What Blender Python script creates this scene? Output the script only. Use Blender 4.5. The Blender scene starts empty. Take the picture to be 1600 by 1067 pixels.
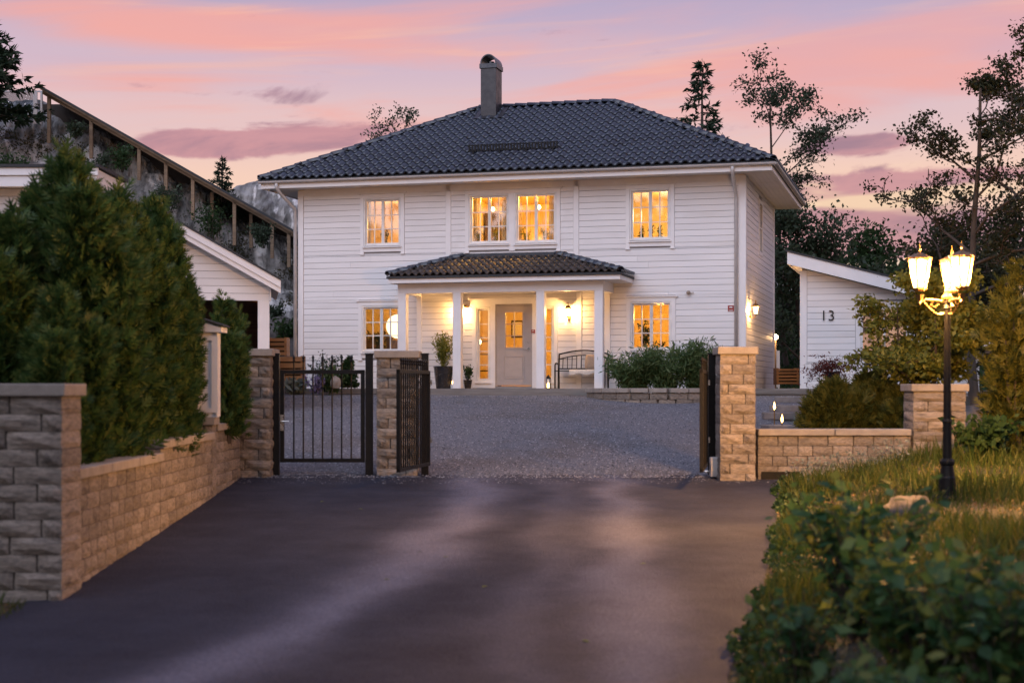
import bpy, bmesh, math, random
import numpy as np
from mathutils import Vector, Matrix
R = math.radians
rnd = random.Random(7)
S = bpy.context.scene
COL = S.collection
F = 2400.0          # focal length in photo pixels
CZ = 1.4            # camera height, yard at the gate is about z = 0

def lin(c):
    c = c/255.0
    return c/12.92 if c <= .04045 else ((c+.055)/1.055)**2.4
def rgb(r, g, b): return (lin(r), lin(g), lin(b), 1)

# ------------------------------------------------------------------ camera
cam = bpy.data.cameras.new('camera'); camo = bpy.data.objects.new('camera', cam); COL.objects.link(camo)
camo.location = (0, 0, CZ); camo.rotation_euler = (R(90), 0, 0)
cam.sensor_width = 36; cam.lens = 36*F/1600
cam.shift_x = 0; cam.shift_y = (605-533.5)/1600
cam.clip_start = .1; cam.clip_end = 3000
cam.dof.use_dof = True; cam.dof.focus_distance = 38.0; cam.dof.aperture_fstop = 1.5
S.camera = camo

# ------------------------------------------------------------------ sky
W = bpy.data.worlds.new('World'); S.world = W; W.use_nodes = True
nt = W.node_tree; nt.nodes.clear()
def wn(t, **k):
    n = nt.nodes.new(t)
    for a, b in k.items(): setattr(n, a, b)
    return n
def wl(a, b): nt.links.new(a, b)
def setin(n, i, v):
    if isinstance(v, (int, float)): n.inputs[i].default_value = v
    else: wl(v, n.inputs[i])
def M_(op, a, b=0.0, c=0.0, clamp=False):
    n = wn('ShaderNodeMath', operation=op, use_clamp=clamp); setin(n, 0, a); setin(n, 1, b); setin(n, 2, c); return n.outputs[0]
tc = wn('ShaderNodeTexCoord'); sx = wn('ShaderNodeSeparateXYZ'); wl(tc.outputs['Generated'], sx.inputs[0])
az = M_('ARCTAN2', sx.outputs[0], sx.outputs[1]); el = M_('ARCSINE', sx.outputs[2])
def ramp(fac, stops, interp='EASE'):
    n = wn('ShaderNodeValToRGB'); n.color_ramp.interpolation = interp
    e = n.color_ramp.elements
    while len(e) < len(stops): e.new(.5)
    for q, (p, c) in zip(e, stops): q.position = p; q.color = c
    wl(fac, n.inputs[0]); return n.outputs[0]
def wmix(f, a, b, mode='MIX'):
    n = wn('ShaderNodeMix', data_type='RGBA', blend_type=mode); setin(n, 0, f)
    for i, v in ((6, a), (7, b)):
        if isinstance(v, tuple): n.inputs[i].default_value = v
        else: wl(v, n.inputs[i])
    return n.outputs[2]
def noise2(sa, se, tilt, off, detail=5, rough=.55, dist=0.0):
    cx = wn('ShaderNodeCombineXYZ')
    setin(cx, 0, M_('MULTIPLY', az, sa)); setin(cx, 1, M_('MULTIPLY_ADD', el, se, M_('MULTIPLY', az, tilt))); setin(cx, 2, off)
    n = wn('ShaderNodeTexNoise'); n.inputs['Scale'].default_value = 1; n.inputs['Detail'].default_value = detail
    n.inputs['Roughness'].default_value = rough; n.inputs['Distortion'].default_value = dist
    wl(cx.outputs[0], n.inputs['Vector']); return n.outputs['Fac']
def blob(px, py, rx, ry, tilt=0.0):
    a0 = (px-800)/F; e0 = (605-py)/F
    da = M_('SUBTRACT', az, a0)
    de = M_('SUBTRACT', M_('SUBTRACT', el, e0), M_('MULTIPLY', da, tilt))
    q = M_('ADD', M_('POWER', M_('ABSOLUTE', M_('DIVIDE', da, rx/F)), 2), M_('POWER', M_('ABSOLUTE', M_('DIVIDE', de, ry/F)), 2))
    return M_('EXPONENT', M_('MULTIPLY', q, -1))
def sm(v, a, b):
    n = wn('ShaderNodeMapRange', interpolation_type='SMOOTHSTEP'); setin(n, 0, v); n.inputs[1].default_value = a; n.inputs[2].default_value = b
    return n.outputs[0]
def add(*v):
    o = v[0]
    for x in v[1:]: o = M_('ADD', o, x)
    return o
elr = M_('MULTIPLY', el, 1/1.5708)
def E(py): return max(0, (605-py)/F/1.5708)
base = ramp(elr, [(0, rgb(196, 176, 186)), (E(400), rgb(236, 206, 186)), (E(300), rgb(242, 202, 184)), (E(200), rgb(226, 190, 192)),
                  (E(110), rgb(206, 178, 196)), (E(0), rgb(180, 162, 192)), (.36, rgb(158, 158, 198)), (1, rgb(140, 150, 200))])
# long pink streaks
st = noise2(3.0, 26, -2.2, 3.1, 8, .58, .7)
pk = add(st, M_('MULTIPLY', blob(1330, 130, 330, 75, .10), .30), M_('MULTIPLY', blob(330, 60, 430, 36, -.05), .30),
         M_('MULTIPLY', blob(1480, 60, 240, 50, .1), .14), M_('MULTIPLY', blob(250, 150, 120, 34, -.06), .16), M_('MULTIPLY', blob(780, 110, 420, 70, .0), .06))
st2 = noise2(4.5, 70, -5.0, 7.7, 7, .6, .6)
c0 = wmix(M_('MULTIPLY', sm(pk, .50, .86), .90), base, rgb(240, 164, 156))
c1 = wmix(M_('MULTIPLY', M_('MULTIPLY', sm(st2, .50, .70), sm(pk, .40, .70)), .45), c0, rgb(250, 186, 160))
# lavender gaps in the upper sky
lv = noise2(1.6, 11, .6, 9.4, 4, .5)
c2 = wmix(M_('MULTIPLY', M_('MULTIPLY', sm(lv, .52, .74), sm(el, .13, .22)), .55), c1, rgb(178, 164, 198))
# mauve clouds low down
cn = noise2(11, 42, -2.0, 1.7, 8, .60, .5)
msk = add(M_('MULTIPLY', blob(450, 226, 190, 26, .10), 1.35), M_('MULTIPLY', blob(310, 232, 90, 22), 1.0), M_('MULTIPLY', blob(255, 152, 90, 22, -.1), .5), M_('MULTIPLY', blob(420, 156, 90, 16, -.05), .45),
          M_('MULTIPLY', blob(1380, 298, 170, 26, .03), 1.4), M_('MULTIPLY', blob(1350, 240, 90, 18, .06), 1.2), M_('MULTIPLY', blob(1290, 365, 170, 42), 1.0), M_('MULTIPLY', blob(1430, 380, 220, 36), .9), M_('MULTIPLY', blob(1150, 205, 80, 18), .5),
          M_('MULTIPLY', blob(1560, 285, 70, 12), .5))
far = M_('MULTIPLY', sm(el, .30, .42), M_('MULTIPLY', noise2(1.3, 3.5, .3, 5.5, 5), .55))
cl = M_('ADD', M_('ADD', msk, far), M_('MULTIPLY', M_('SUBTRACT', cn, .5), 2.6))
ccol = ramp(cn, [(.38, rgb(198, 138, 150)), (.66, rgb(150, 110, 136))])
c3 = wmix(M_('MULTIPLY', sm(cl, .42, .80), .92), c2, ccol)
# pale yellow breaks between the low clouds
yb = M_('MULTIPLY', sm(M_('ADD', noise2(8, 60, 0, 12.2, 4), M_('MULTIPLY', add(blob(1330, 322, 120, 10, .08), blob(1480, 312, 120, 14, .1), blob(1270, 300, 60, 16)), .4)), .62, .9), sm(el, .19, .13))
c4 = wmix(M_('MULTIPLY', yb, .8), c3, rgb(248, 214, 180))
nish = wn('ShaderNodeTexSky', sky_type='NISHITA'); nish.sun_disc = False; nish.sun_elevation = R(3); nish.sun_rotation = R(-160); nish.air_density = 1.2
skyc = wmix(.02, c4, nish.outputs[0], 'ADD')
bg = wn('ShaderNodeBackground'); wl(skyc, bg.inputs[0]); bg.inputs[1].default_value = 1.0
wo = wn('ShaderNodeOutputWorld'); wl(bg.outputs[0], wo.inputs[0])

# soft dusk light from the open sky behind the camera
sl = bpy.data.lights.new('sun', 'SUN'); sl.energy = 2.1; sl.angle = R(70); sl.color = (.78, .85, 1.0)
so = bpy.data.objects.new('sun', sl); COL.objects.link(so); so.rotation_euler = (R(52), 0, R(-20)); so.location = (0, -20, 30)

S.view_settings.view_transform = 'Standard'; S.view_settings.look = 'None'; S.view_settings.gamma = 1
S.view_settings.exposure = 0; S.view_settings.use_curve_mapping = False
S.render.engine = 'CYCLES'
S.cycles.use_denoising = True; S.cycles.max_bounces = 8; S.cycles.transparent_max_bounces = 12; S.cycles.sample_clamp_indirect = 6
S.cycles.caustics_reflective = False; S.cycles.caustics_refractive = False

# ------------------------------------------------------------------ materials
def pm(name, c1, c2=None, scale=6, rough=.7, bump=0.0, bscale=40, objrand=0.0, metal=0.0, spec=.5, stretch=None, detail=4, c3=None, s3=1.0, t3=(.55, .7), bdist=.02):
    m = bpy.data.materials.new(name); m.use_nodes = True; t = m.node_tree; b = t.nodes['Principled BSDF']
    b.inputs['Roughness'].default_value = rough; b.inputs['Metallic'].default_value = metal; b.inputs['Specular IOR Level'].default_value = spec
    co = t.nodes.new('ShaderNodeTexCoord'); vec = co.outputs['Object']
    if objrand:
        oi = t.nodes.new('ShaderNodeObjectInfo'); ad = t.nodes.new('ShaderNodeVectorMath'); ad.operation = 'MULTIPLY_ADD'
        cb = t.nodes.new('ShaderNodeCombineXYZ'); t.links.new(oi.outputs['Random'], cb.inputs[0]); t.links.new(oi.outputs['Random'], cb.inputs[2])
        t.links.new(cb.outputs[0], ad.inputs[0]); ad.inputs[1].default_value = (37, 0, 91); t.links.new(vec, ad.inputs[2]); vec = ad.outputs[0]
    if stretch:
        mp = t.nodes.new('ShaderNodeMapping'); mp.inputs['Scale'].default_value = stretch; t.links.new(vec, mp.inputs[0]); vec = mp.outputs[0]
    def nz(s, d=detail):
        n = t.nodes.new('ShaderNodeTexNoise'); n.inputs['Scale'].default_value = s; n.inputs['Detail'].default_value = d; t.links.new(vec, n.inputs['Vector']); return n.outputs['Fac']
    def mr(v, a, b_, lo=0, hi=1):
        n = t.nodes.new('ShaderNodeMapRange'); t.links.new(v, n.inputs[0]); n.inputs[1].default_value = a; n.inputs[2].default_value = b_; n.inputs[3].default_value = lo; n.inputs[4].default_value = hi; return n.outputs[0]
    def mx(f, a, b_):
        n = t.nodes.new('ShaderNodeMix'); n.data_type = 'RGBA'; t.links.new(f, n.inputs[0])
        for i, v in ((6, a), (7, b_)):
            if isinstance(v, (tuple, list)): n.inputs[i].default_value = (*v[:3], 1)
            else: t.links.new(v, n.inputs[i])
        return n.outputs[2]
    if c2 is None: c2 = tuple(x*.86 for x in c1[:3])
    col = mx(mr(nz(scale), .35, .65), c1, c2)
    if c3 is not None: col = mx(mr(nz(s3, 7), *t3), col, c3)
    if objrand:
        hsv = t.nodes.new('ShaderNodeHueSaturation'); t.links.new(col, hsv.inputs['Color'])
        t.links.new(mr(oi.outputs['Random'], 0, 1, 1-objrand, 1+objrand), hsv.inputs['Value']); col = hsv.outputs[0]
    t.links.new(col, b.inputs['Base Color'])
    t.links.new(mr(nz(scale*2.3), .3, .7, max(0, rough-.08), min(1, rough+.08)), b.inputs['Roughness'])
    if bump:
        bn = t.nodes.new('ShaderNodeBump'); bn.inputs['Strength'].default_value = bump; bn.inputs['Distance'].default_value = bdist
        t.links.new(nz(bscale, 6), bn.inputs['Height']); t.links.new(bn.outputs[0], b.inputs['Normal'])
    return m
def emis(name, col, st, transp=0.0):
    m = bpy.data.materials.new(name); m.use_nodes = True; t = m.node_tree; t.nodes.remove(t.nodes['Principled BSDF'])
    e = t.nodes.new('ShaderNodeEmission'); e.inputs[0].default_value = (*col, 1); e.inputs[1].default_value = st; o = t.nodes['Material Output']
    if transp:
        tr = t.nodes.new('ShaderNodeBsdfTransparent'); tr.inputs[0].default_value = (transp, transp, transp, 1)
        a = t.nodes.new('ShaderNodeAddShader'); t.links.new(e.outputs[0], a.inputs[0]); t.links.new(tr.outputs[0], a.inputs[1]); t.links.new(a.outputs[0], o.inputs[0])
    else: t.links.new(e.outputs[0], o.inputs[0])
    return m
def glassm(name, gl=.10, tint=(.97, .97, .96)):
    m = bpy.data.materials.new(name); m.use_nodes = True; t = m.node_tree; t.nodes.remove(t.nodes['Principled BSDF']); o = t.nodes['Material Output']
    tr = t.nodes.new('ShaderNodeBsdfTransparent'); tr.inputs[0].default_value = (*tint, 1)
    g = t.nodes.new('ShaderNodeBsdfGlossy'); g.inputs['Roughness'].default_value = .03
    mx = t.nodes.new('ShaderNodeMixShader'); mx.inputs[0].default_value = gl
    t.links.new(tr.outputs[0], mx.inputs[1]); t.links.new(g.outputs[0], mx.inputs[2]); t.links.new(mx.outputs[0], o.inputs[0]); return m
def leafm(name, ca, cb, cc=None, trans=.35, gloss=.015):
    m = bpy.data.materials.new(name); m.use_nodes = True; t = m.node_tree; t.nodes.remove(t.nodes['Principled BSDF']); o = t.nodes['Material Output']
    g = t.nodes.new('ShaderNodeNewGeometry'); r = t.nodes.new('ShaderNodeValToRGB'); e = r.color_ramp.elements
    st = [ca, cb] if cc is None else [ca, cb, cc]
    while len(e) < len(st): e.new(.5)
    for i, (q, c) in enumerate(zip(e, st)): q.position = i/(len(st)-1); q.color = (*c, 1)
    t.links.new(g.outputs['Random Per Island'], r.inputs[0])
    d = t.nodes.new('ShaderNodeBsdfDiffuse'); tl = t.nodes.new('ShaderNodeBsdfTranslucent'); gs = t.nodes.new('ShaderNodeBsdfGlossy'); gs.inputs['Roughness'].default_value = .45
    t.links.new(r.outputs[0], d.inputs[0]); t.links.new(r.outputs[0], tl.inputs[0])
    m1 = t.nodes.new('ShaderNodeMixShader'); m1.inputs[0].default_value = trans; t.links.new(d.outputs[0], m1.inputs[1]); t.links.new(tl.outputs[0], m1.inputs[2])
    m2 = t.nodes.new('ShaderNodeMixShader'); m2.inputs[0].default_value = gloss; t.links.new(m1.outputs[0], m2.inputs[1]); t.links.new(gs.outputs[0], m2.inputs[2])
    t.links.new(m2.outputs[0], o.inputs[0]); return m
M = dict(
    siding=pm('white_siding', (.80, .78, .77), (.76, .74, .73), 3, .5, .06, 60, .035, stretch=(.4, 1, 1), c3=(.69, .66, .63), s3=1.4, t3=(.52, .78)),
    trim=pm('white_trim', (.82, .80, .79), (.78, .76, .75), 4, .45, .03, 50),
    core=pm('wall_core', (.30, .29, .29), (.26, .25, .25), 4, .8),
    sash=pm('window_paint', (.80, .79, .77), None, 5, .4),
    tile_lit=pm('matt_window_lit_tile', (.070, .054, .044), (.036, .030, .028), 8, .50, .15, 60, .25, spec=.5), tile=pm('glazed_roof_tile', (.034, .046, .066), (.019, .025, .037), 8, .30, .12, 60, .28, spec=.7),  # porch tiles carry the brown of the window light in their colour
    metal=pm('dark_sheet_metal', (.06, .065, .075), (.045, .05, .06), 5, .35, .03, 10, metal=.6),
    chim=pm('chimney_sheet_metal', (.055, .055, .06), (.038, .038, .043), 3, .42, .03, 8, metal=.5),
    gutter=pm('white_gutter', (.55, .52, .50), None, 6, .4),
    door=pm('taupe_door_paint', (.43, .38, .36), (.40, .355, .335), 5, .45, .03, 60),
    steel=pm('brushed_steel', (.5, .48, .45), None, 12, .3, metal=.9),
    wallin=pm('interior_wall', (.80, .66, .40), (.76, .62, .37), 2, .8),
    floorin=pm('interior_floor', (.35, .22, .12), (.28, .17, .09), 5, .4),
    curtain=pm('curtain_cloth', (.70, .58, .40), (.6, .5, .34), 5, .9),
    darkwood=pm('dark_furniture', (.07, .045, .03), (.04, .028, .02), 6, .5),
    stone=pm('split_concrete_block', (.34, .285, .235), (.21, .18, .15), 7, .9, .9, 26, .24, c3=(.15, .13, .115), s3=3.0, t3=(.56, .70)),
    coping=pm('concrete_coping', (.33, .29, .25), (.26, .23, .20), 7, .85, .35, 50, .07),
    mortar=pm('wall_backing', (.10, .09, .08), None, 9, .95),
    iron=pm('black_wrought_iron', (.008, .008, .009), (.013, .012, .011), 10, .45, .08, 40, spec=.18),
    brass=pm('aged_brass', (.30, .19, .08), (.22, .13, .05), 20, .4, metal=.8),
    deckw=pm('weathered_deck_wood', (.20, .18, .165), (.14, .125, .11), 5, .75, .3, 20, .18, stretch=(.3, 4, 4)),
    rawwood=pm('pale_timber', (.25, .175, .11), (.17, .118, .075), 4, .75, .25, 14, .1, stretch=(.3, 4, 4)),
    planter=pm('oiled_pallet_wood', (.34, .18, .07), (.24, .12, .05), 5, .6, .25, 14, .15, stretch=(.3, 4, 4)),
    brownwood=pm('dark_brown_boarding', (.17, .09, .05), (.11, .06, .034), 5, .7, .25, 14, .15, stretch=(.3, 4, 4)),
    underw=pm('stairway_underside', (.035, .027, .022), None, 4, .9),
    felt=pm('roofing_felt', (.045, .047, .05), None, 14, .85, .3, 60),
    rock=pm('lichen_rock', (.34, .33, .32), (.075, .074, .07), 1.6, .92, 1.0, 2.2, c3=(.66, .64, .62), s3=1.1, t3=(.55, .63), stretch=(1.7, 1, .6), detail=12, bdist=.35),
    slate=pm('slate_slab', (.17, .155, .15), (.11, .10, .10), 5, .65, .4, 14, .15),
    bark=pm('tree_bark', (.075, .058, .045), (.045, .036, .03), 9, .9, .6, 20, stretch=(1, 1, .3)),
    pot=pm('black_glazed_pot', (.014, .014, .016), (.03, .026, .024), 5, .22, spec=.7),
    soil=pm('planting_soil', (.05, .036, .026), (.03, .022, .016), 12, .95, .8, 30),
    red=pm('red_enamel', (.32, .03, .02), None, 8, .4),
    white=pm('white_enamel', (.78, .76, .74), None, 8, .4),
    fleece=pm('sheepskin', (.72, .66, .58), (.62, .56, .49), 20, .95, .9, 60),
    cushion=pm('linen_cushion', (.34, .27, .21), (.28, .22, .17), 30, .95, .4, 90),
    glass=glassm('window_glass'), dglass=glassm('balcony_glass', .3, (.8, .85, .88)),
    lampglass=emis('lit_lantern_glass', (1, .66, .26), 4.2, .8),
    bulb=emis('lit_bulb', (1, .70, .34), 26.0),
    globe=emis('lit_paper_globe', (1, .80, .50), 2.6),
    candle=emis('candle_flame', (1, .55, .16), 14.0),
    l_thuja=leafm('arborvitae_foliage', (.030, .066, .020), (.075, .140, .036), (.15, .18, .045), .45), l_olive=leafm('olive_foliage', (.045, .060, .014), (.095, .100, .020), (.15, .14, .03), .35),
    l_box=leafm('dark_leaf', (.020, .048, .018), (.045, .085, .028)),
    l_fore=leafm('shrub_leaf', (.045, .12, .045), (.09, .18, .05), (.22, .25, .05), .5, .03),
    l_birch=leafm('birch_leaf', (.030, .050, .030), (.060, .085, .050)),
    l_pine=leafm('needle_foliage', (.012, .028, .016), (.030, .050, .028), None, .15),
    l_dark=leafm('maple_leaf', (.024, .030, .018), (.044, .050, .022), None, .25),
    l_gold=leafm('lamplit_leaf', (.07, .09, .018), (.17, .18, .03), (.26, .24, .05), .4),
    l_bamboo=leafm('bamboo_leaf', (.040, .085, .030), (.085, .140, .050), (.14, .19, .08), .35),
    l_red=leafm('red_maple_leaf', (.075, .018, .016), (.14, .03, .022)),
    l_hosta=leafm('silver_leaf', (.16, .20, .16), (.28, .32, .28)),
    l_lav=leafm('lavender_flower', (.16, .13, .28), (.28, .24, .40)),
    l_grass=leafm('grass_blade', (.030, .056, .012), (.060, .090, .018), (.12, .115, .03), .4),
    l_moss=leafm('moss_and_heather', (.030, .038, .016), (.060, .062, .026), (.10, .075, .03)),
    l_dry=leafm('dry_leaf', (.16, .10, .05), (.30, .22, .12), (.10, .12, .04)),
    pebble=leafm('crushed_stone', (.07, .07, .08), (.17, .17, .185), (.33, .33, .35), 0, .01), boulder=pm('boulder_granite', (.11, .10, .095), (.055, .05, .048), 5, .9, .7, 16),
)

# ------------------------------------------------------------------ helpers
def link(name, me, m=None, parent=None, loc=None, rot=None, scale=None):
    o = bpy.data.objects.new(name, me); COL.objects.link(o)
    if m is not None and not me.materials: me.materials.append(M[m] if isinstance(m, str) else m)
    if parent is not None: o.parent = parent
    if loc is not None: o.location = loc
    if rot is not None: o.rotation_euler = rot
    if scale is not None: o.scale = scale
    return o
def tag(o, label, cat, group=None, kind=None):
    o['label'] = label; o['category'] = cat
    if group: o['group'] = group
    if kind: o['kind'] = kind
    return o
def thing(name, label, cat, loc=(0, 0, 0), rotz=0, group=None):
    o = bpy.data.objects.new(name, None); COL.objects.link(o); o.location = loc; o.rotation_euler = (0, 0, rotz); o.empty_display_size = .1
    return tag(o, label, cat, group)
def copytree(o, parent=None):
    c = o.copy(); COL.objects.link(c)
    if parent is not None: c.parent = parent
    for ch in list(o.children): copytree(ch, c)
    return c
class MB:
    def __init__(s): s.v = []; s.f = []
    def add(s, vs, fs):
        n = len(s.v); s.v += [tuple(v) for v in vs]; s.f += [tuple(i+n for i in f) for f in fs]; return s
    def box(s, x0, y0, z0, x1, y1, z1, mat=None):
        vs = [(x0, y0, z0), (x1, y0, z0), (x1, y1, z0), (x0, y1, z0), (x0, y0, z1), (x1, y0, z1), (x1, y1, z1), (x0, y1, z1)]
        if mat is not None: vs = [mat @ Vector(v) for v in vs]
        return s.add(vs, [(0, 3, 2, 1), (4, 5, 6, 7), (0, 1, 5, 4), (1, 2, 6, 5), (2, 3, 7, 6), (3, 0, 4, 7)])
    def beam(s, a, b, w, h, up=(0, 0, 1)):
        a = Vector(a); b = Vector(b); d = (b-a); L = d.length; d.normalize(); u = Vector(up)
        r = d.cross(u)
        if r.length < 1e-4: r = d.cross(Vector((0, 1, 0)))
        r.normalize(); u = r.cross(d)
        m = Matrix((r, d, u)).transposed().to_4x4(); m.translation = a
        return s.box(-w/2, 0, -h/2, w/2, L, h/2, m)
    def tube(s, pts, rad, n=6, caps=True):
        pts = [Vector(p) for p in pts]
        if not hasattr(rad, '__len__'): rad = [rad]*len(pts)
        b = len(s.v); ref = None
        for i, p in enumerate(pts):
            d = (pts[min(i+1, len(pts)-1)]-pts[max(i-1, 0)]).normalized()
            if ref is None: ref = Vector((0, 0, 1)) if abs(d.z) < .9 else Vector((1, 0, 0))
            x = d.cross(ref); x = x.normalized() if x.length > 1e-5 else Vector((1, 0, 0)); y = d.cross(x); ref = y.cross(d) if False else ref
            for k in range(n):
                a = 2*math.pi*k/n; s.v.append(tuple(p+x*(rad[i]*math.cos(a))+y*(rad[i]*math.sin(a))))
        for i in range(len(pts)-1):
            for k in range(n):
                k2 = (k+1) % n; s.f.append((b+i*n+k, b+i*n+k2, b+(i+1)*n+k2, b+(i+1)*n+k))
        if caps: s.f.append(tuple(b+k for k in range(n))); s.f.append(tuple(b+(len(pts)-1)*n+k for k in reversed(range(n))))
        return s
    def lathe(s, prof, n=12, c=(0, 0, 0), off=0.0):
        b = len(s.v)
        for r, z in prof:
            for k in range(n):
                a = 2*math.pi*(k+off)/n; s.v.append((c[0]+r*math.cos(a), c[1]+r*math.sin(a), c[2]+z))
        for i in range(len(prof)-1):
            for k in range(n):
                k2 = (k+1) % n; s.f.append((b+i*n+k, b+i*n+k2, b+(i+1)*n+k2, b+(i+1)*n+k))
        s.f.append(tuple(b+k for k in reversed(range(n)))); s.f.append(tuple(b+(len(prof)-1)*n+k for k in range(n)))
        return s
    def prism(s, poly, ext):      # poly: 3-D points, ext: vector
        n = len(poly); e = Vector(ext); a = [Vector(p) for p in poly]
        return s.add(a+[p+e for p in a], [tuple(range(n))[::-1], tuple(range(n, 2*n))]+[(i, (i+1) % n, (i+1) % n+n, i+n) for i in range(n)])
    def mesh(s, name, smooth=False):
        me = bpy.data.meshes.new(name); me.from_pydata(s.v, [], s.f); bm = bmesh.new(); bm.from_mesh(me); bmesh.ops.recalc_face_normals(bm, faces=bm.faces); bm.to_mesh(me); bm.free()
        if smooth:
            me.polygons.foreach_set('use_smooth', [True]*len(me.polygons))
        return me
    def build(s, name, m, parent=None, loc=None, rot=None, smooth=False, bevel=0):
        o = link(name, s.mesh(name, smooth), m, parent, loc, rot)
        if bevel:
            b = o.modifiers.new('bevel', 'BEVEL'); b.width = bevel; b.segments = 2; b.limit_method = 'ANGLE'
        return o
def P(px, py, d): return Vector(((px-800)*d/F, d, CZ+(605-py)*d/F))
def fastmesh(name, V, Q, smooth=False):
    V = np.asarray(V, np.float32).reshape(-1, 3); Q = np.asarray(Q, np.int32); k = Q.shape[1]
    me = bpy.data.meshes.new(name); me.vertices.add(len(V)); me.vertices.foreach_set('co', V.ravel())
    me.loops.add(Q.size); me.loops.foreach_set('vertex_index', Q.ravel()); me.polygons.add(len(Q))
    me.polygons.foreach_set('loop_start', np.arange(0, Q.size, k, dtype=np.int32)); me.polygons.foreach_set('loop_total', np.full(len(Q), k, np.int32))
    if smooth: me.polygons.foreach_set('use_smooth', np.ones(len(Q), bool))
    me.update(calc_edges=True); return me
def unit(a): return a/np.maximum(np.linalg.norm(a, axis=-1, keepdims=True), 1e-6)
def diamonds(B, A, Sd, L, Wd, fold=.0, wide=.45):
    L = np.asarray(L).reshape(-1, 1); Wd = np.asarray(Wd).reshape(-1, 1); Nn = np.cross(A, Sd)
    m = B+A*L*wide
    V = np.stack([B, m+Sd*Wd/2+Nn*Wd*fold, B+A*L, m-Sd*Wd/2+Nn*Wd*fold], 1)
    return V.reshape(-1, 3)
def quads(n): return np.arange(n*4, dtype=np.int32).reshape(-1, 4)
def leafcloud(name, C, size, m, parent, rg, aspect=.55, out=None, droop=.2, kind=None):
    n = len(C); A = unit(rg.normal(size=(n, 3))+(0 if out is None else out*1.0)-np.array([0, 0, droop])); Sd = unit(np.cross(A, rg.normal(size=(n, 3))))
    L = size*(.6+.8*rg.random(n)); V = diamonds(C-A*L[:, None]/2, A, Sd, L, L*aspect, .12)
    o = link(name, fastmesh(name, V, quads(n)), m, parent)
    if kind: o['kind'] = kind
    return o
def smooth01(t): t = np.clip(t, 0, 1); return t*t*(3-2*t)
# ------------------------------------------------------------------ terrain
YD = np.array([-30, 5, 9, 13.3, 23.0, 30, 36, 42, 60, 120, 500.]); ZD = np.array([-2.35, -2.2, -2.07, -1.86, -1.37, -.72, -.25, -.14, .0, .4, 2.])+CZ
def zdrive(x, y): return np.interp(y, YD, ZD)
def xedge(y): return np.interp(y, [-30, 10.4, 15.4, 22.3, 23], [-1.0, 1.50, 2.62, 3.90, 4.0])
def gz(x, y):
    x = np.asarray(x, float); y = np.asarray(y, float); z = zdrive(x, y)
    b = smooth01((x-xedge(y)-.12)/1.9)*.37*smooth01((22.9-y)/.6)
    b = b+smooth01((x-4.45-(y-24).clip(0)*.24)/.5)*.35*smooth01((y-23.3)/.5)*smooth01((36-y)/4)
    lft = smooth01((-4.25-x)/.12)*smooth01((y-13.4)/.3)*smooth01((23.6-y)/.3)*(1.06-(y-13.3)*.035)
    lft2 = smooth01((-4.05-x)/.5)*.10*smooth01((13.2-y)/.2)
    return z+b+lft+lft2
def gzf(x, y): return float(gz(x, y))
def sheet(name, xs, ys, zf, m):
    X, Y = np.meshgrid(xs, ys); Z = zf(X, Y); nx, ny = len(xs), len(ys)
    i = (np.arange(ny-1)[:, None]*nx+np.arange(nx-1)[None]).ravel()
    Q = np.stack([i, i+1, i+nx+1, i+nx], 1)
    o = link(name, fastmesh(name, np.stack([X, Y, Z], -1), Q, True), m); o['kind'] = 'structure'; return o
def under(X, Y):
    on = (X < xedge(Y)-.12)*(X > -4.25)*(Y < 23.2)+(X < 4.3)*(X > -8)*(Y >= 23.2)*(Y < 42)
    on = on+(X > 4.2)*(X < 7.6)*(Y > 24)*(Y < 36.5)*(X < 4.45+(Y-24)*.24)
    return gz(X, Y)-.06*(on > 0)
M['ground'] = pm('garden_soil_and_moss', (.030, .032, .013), (.042, .034, .020), 3, .95, .8, 25, c3=(.055, .042, .026), s3=1.3)
xs = np.concatenate([np.linspace(-400, -30, 12), np.linspace(-29, -9, 14), np.linspace(-8.5, -4.6, 12), np.linspace(-4.5, -4.0, 11), np.linspace(-3.7, 1.3, 12), np.linspace(1.4, 4.4, 46), np.linspace(4.6, 10, 30), np.linspace(11, 30, 16), np.linspace(35, 400, 12)])
ys = np.concatenate([np.linspace(-40, 2, 12), np.linspace(2.4, 13, 45), np.linspace(13.1, 14.2, 12), np.linspace(14.5, 42, 90), np.linspace(44, 80, 12), np.linspace(90, 600, 14)])
sheet('ground', xs, ys, under, 'ground')

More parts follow.
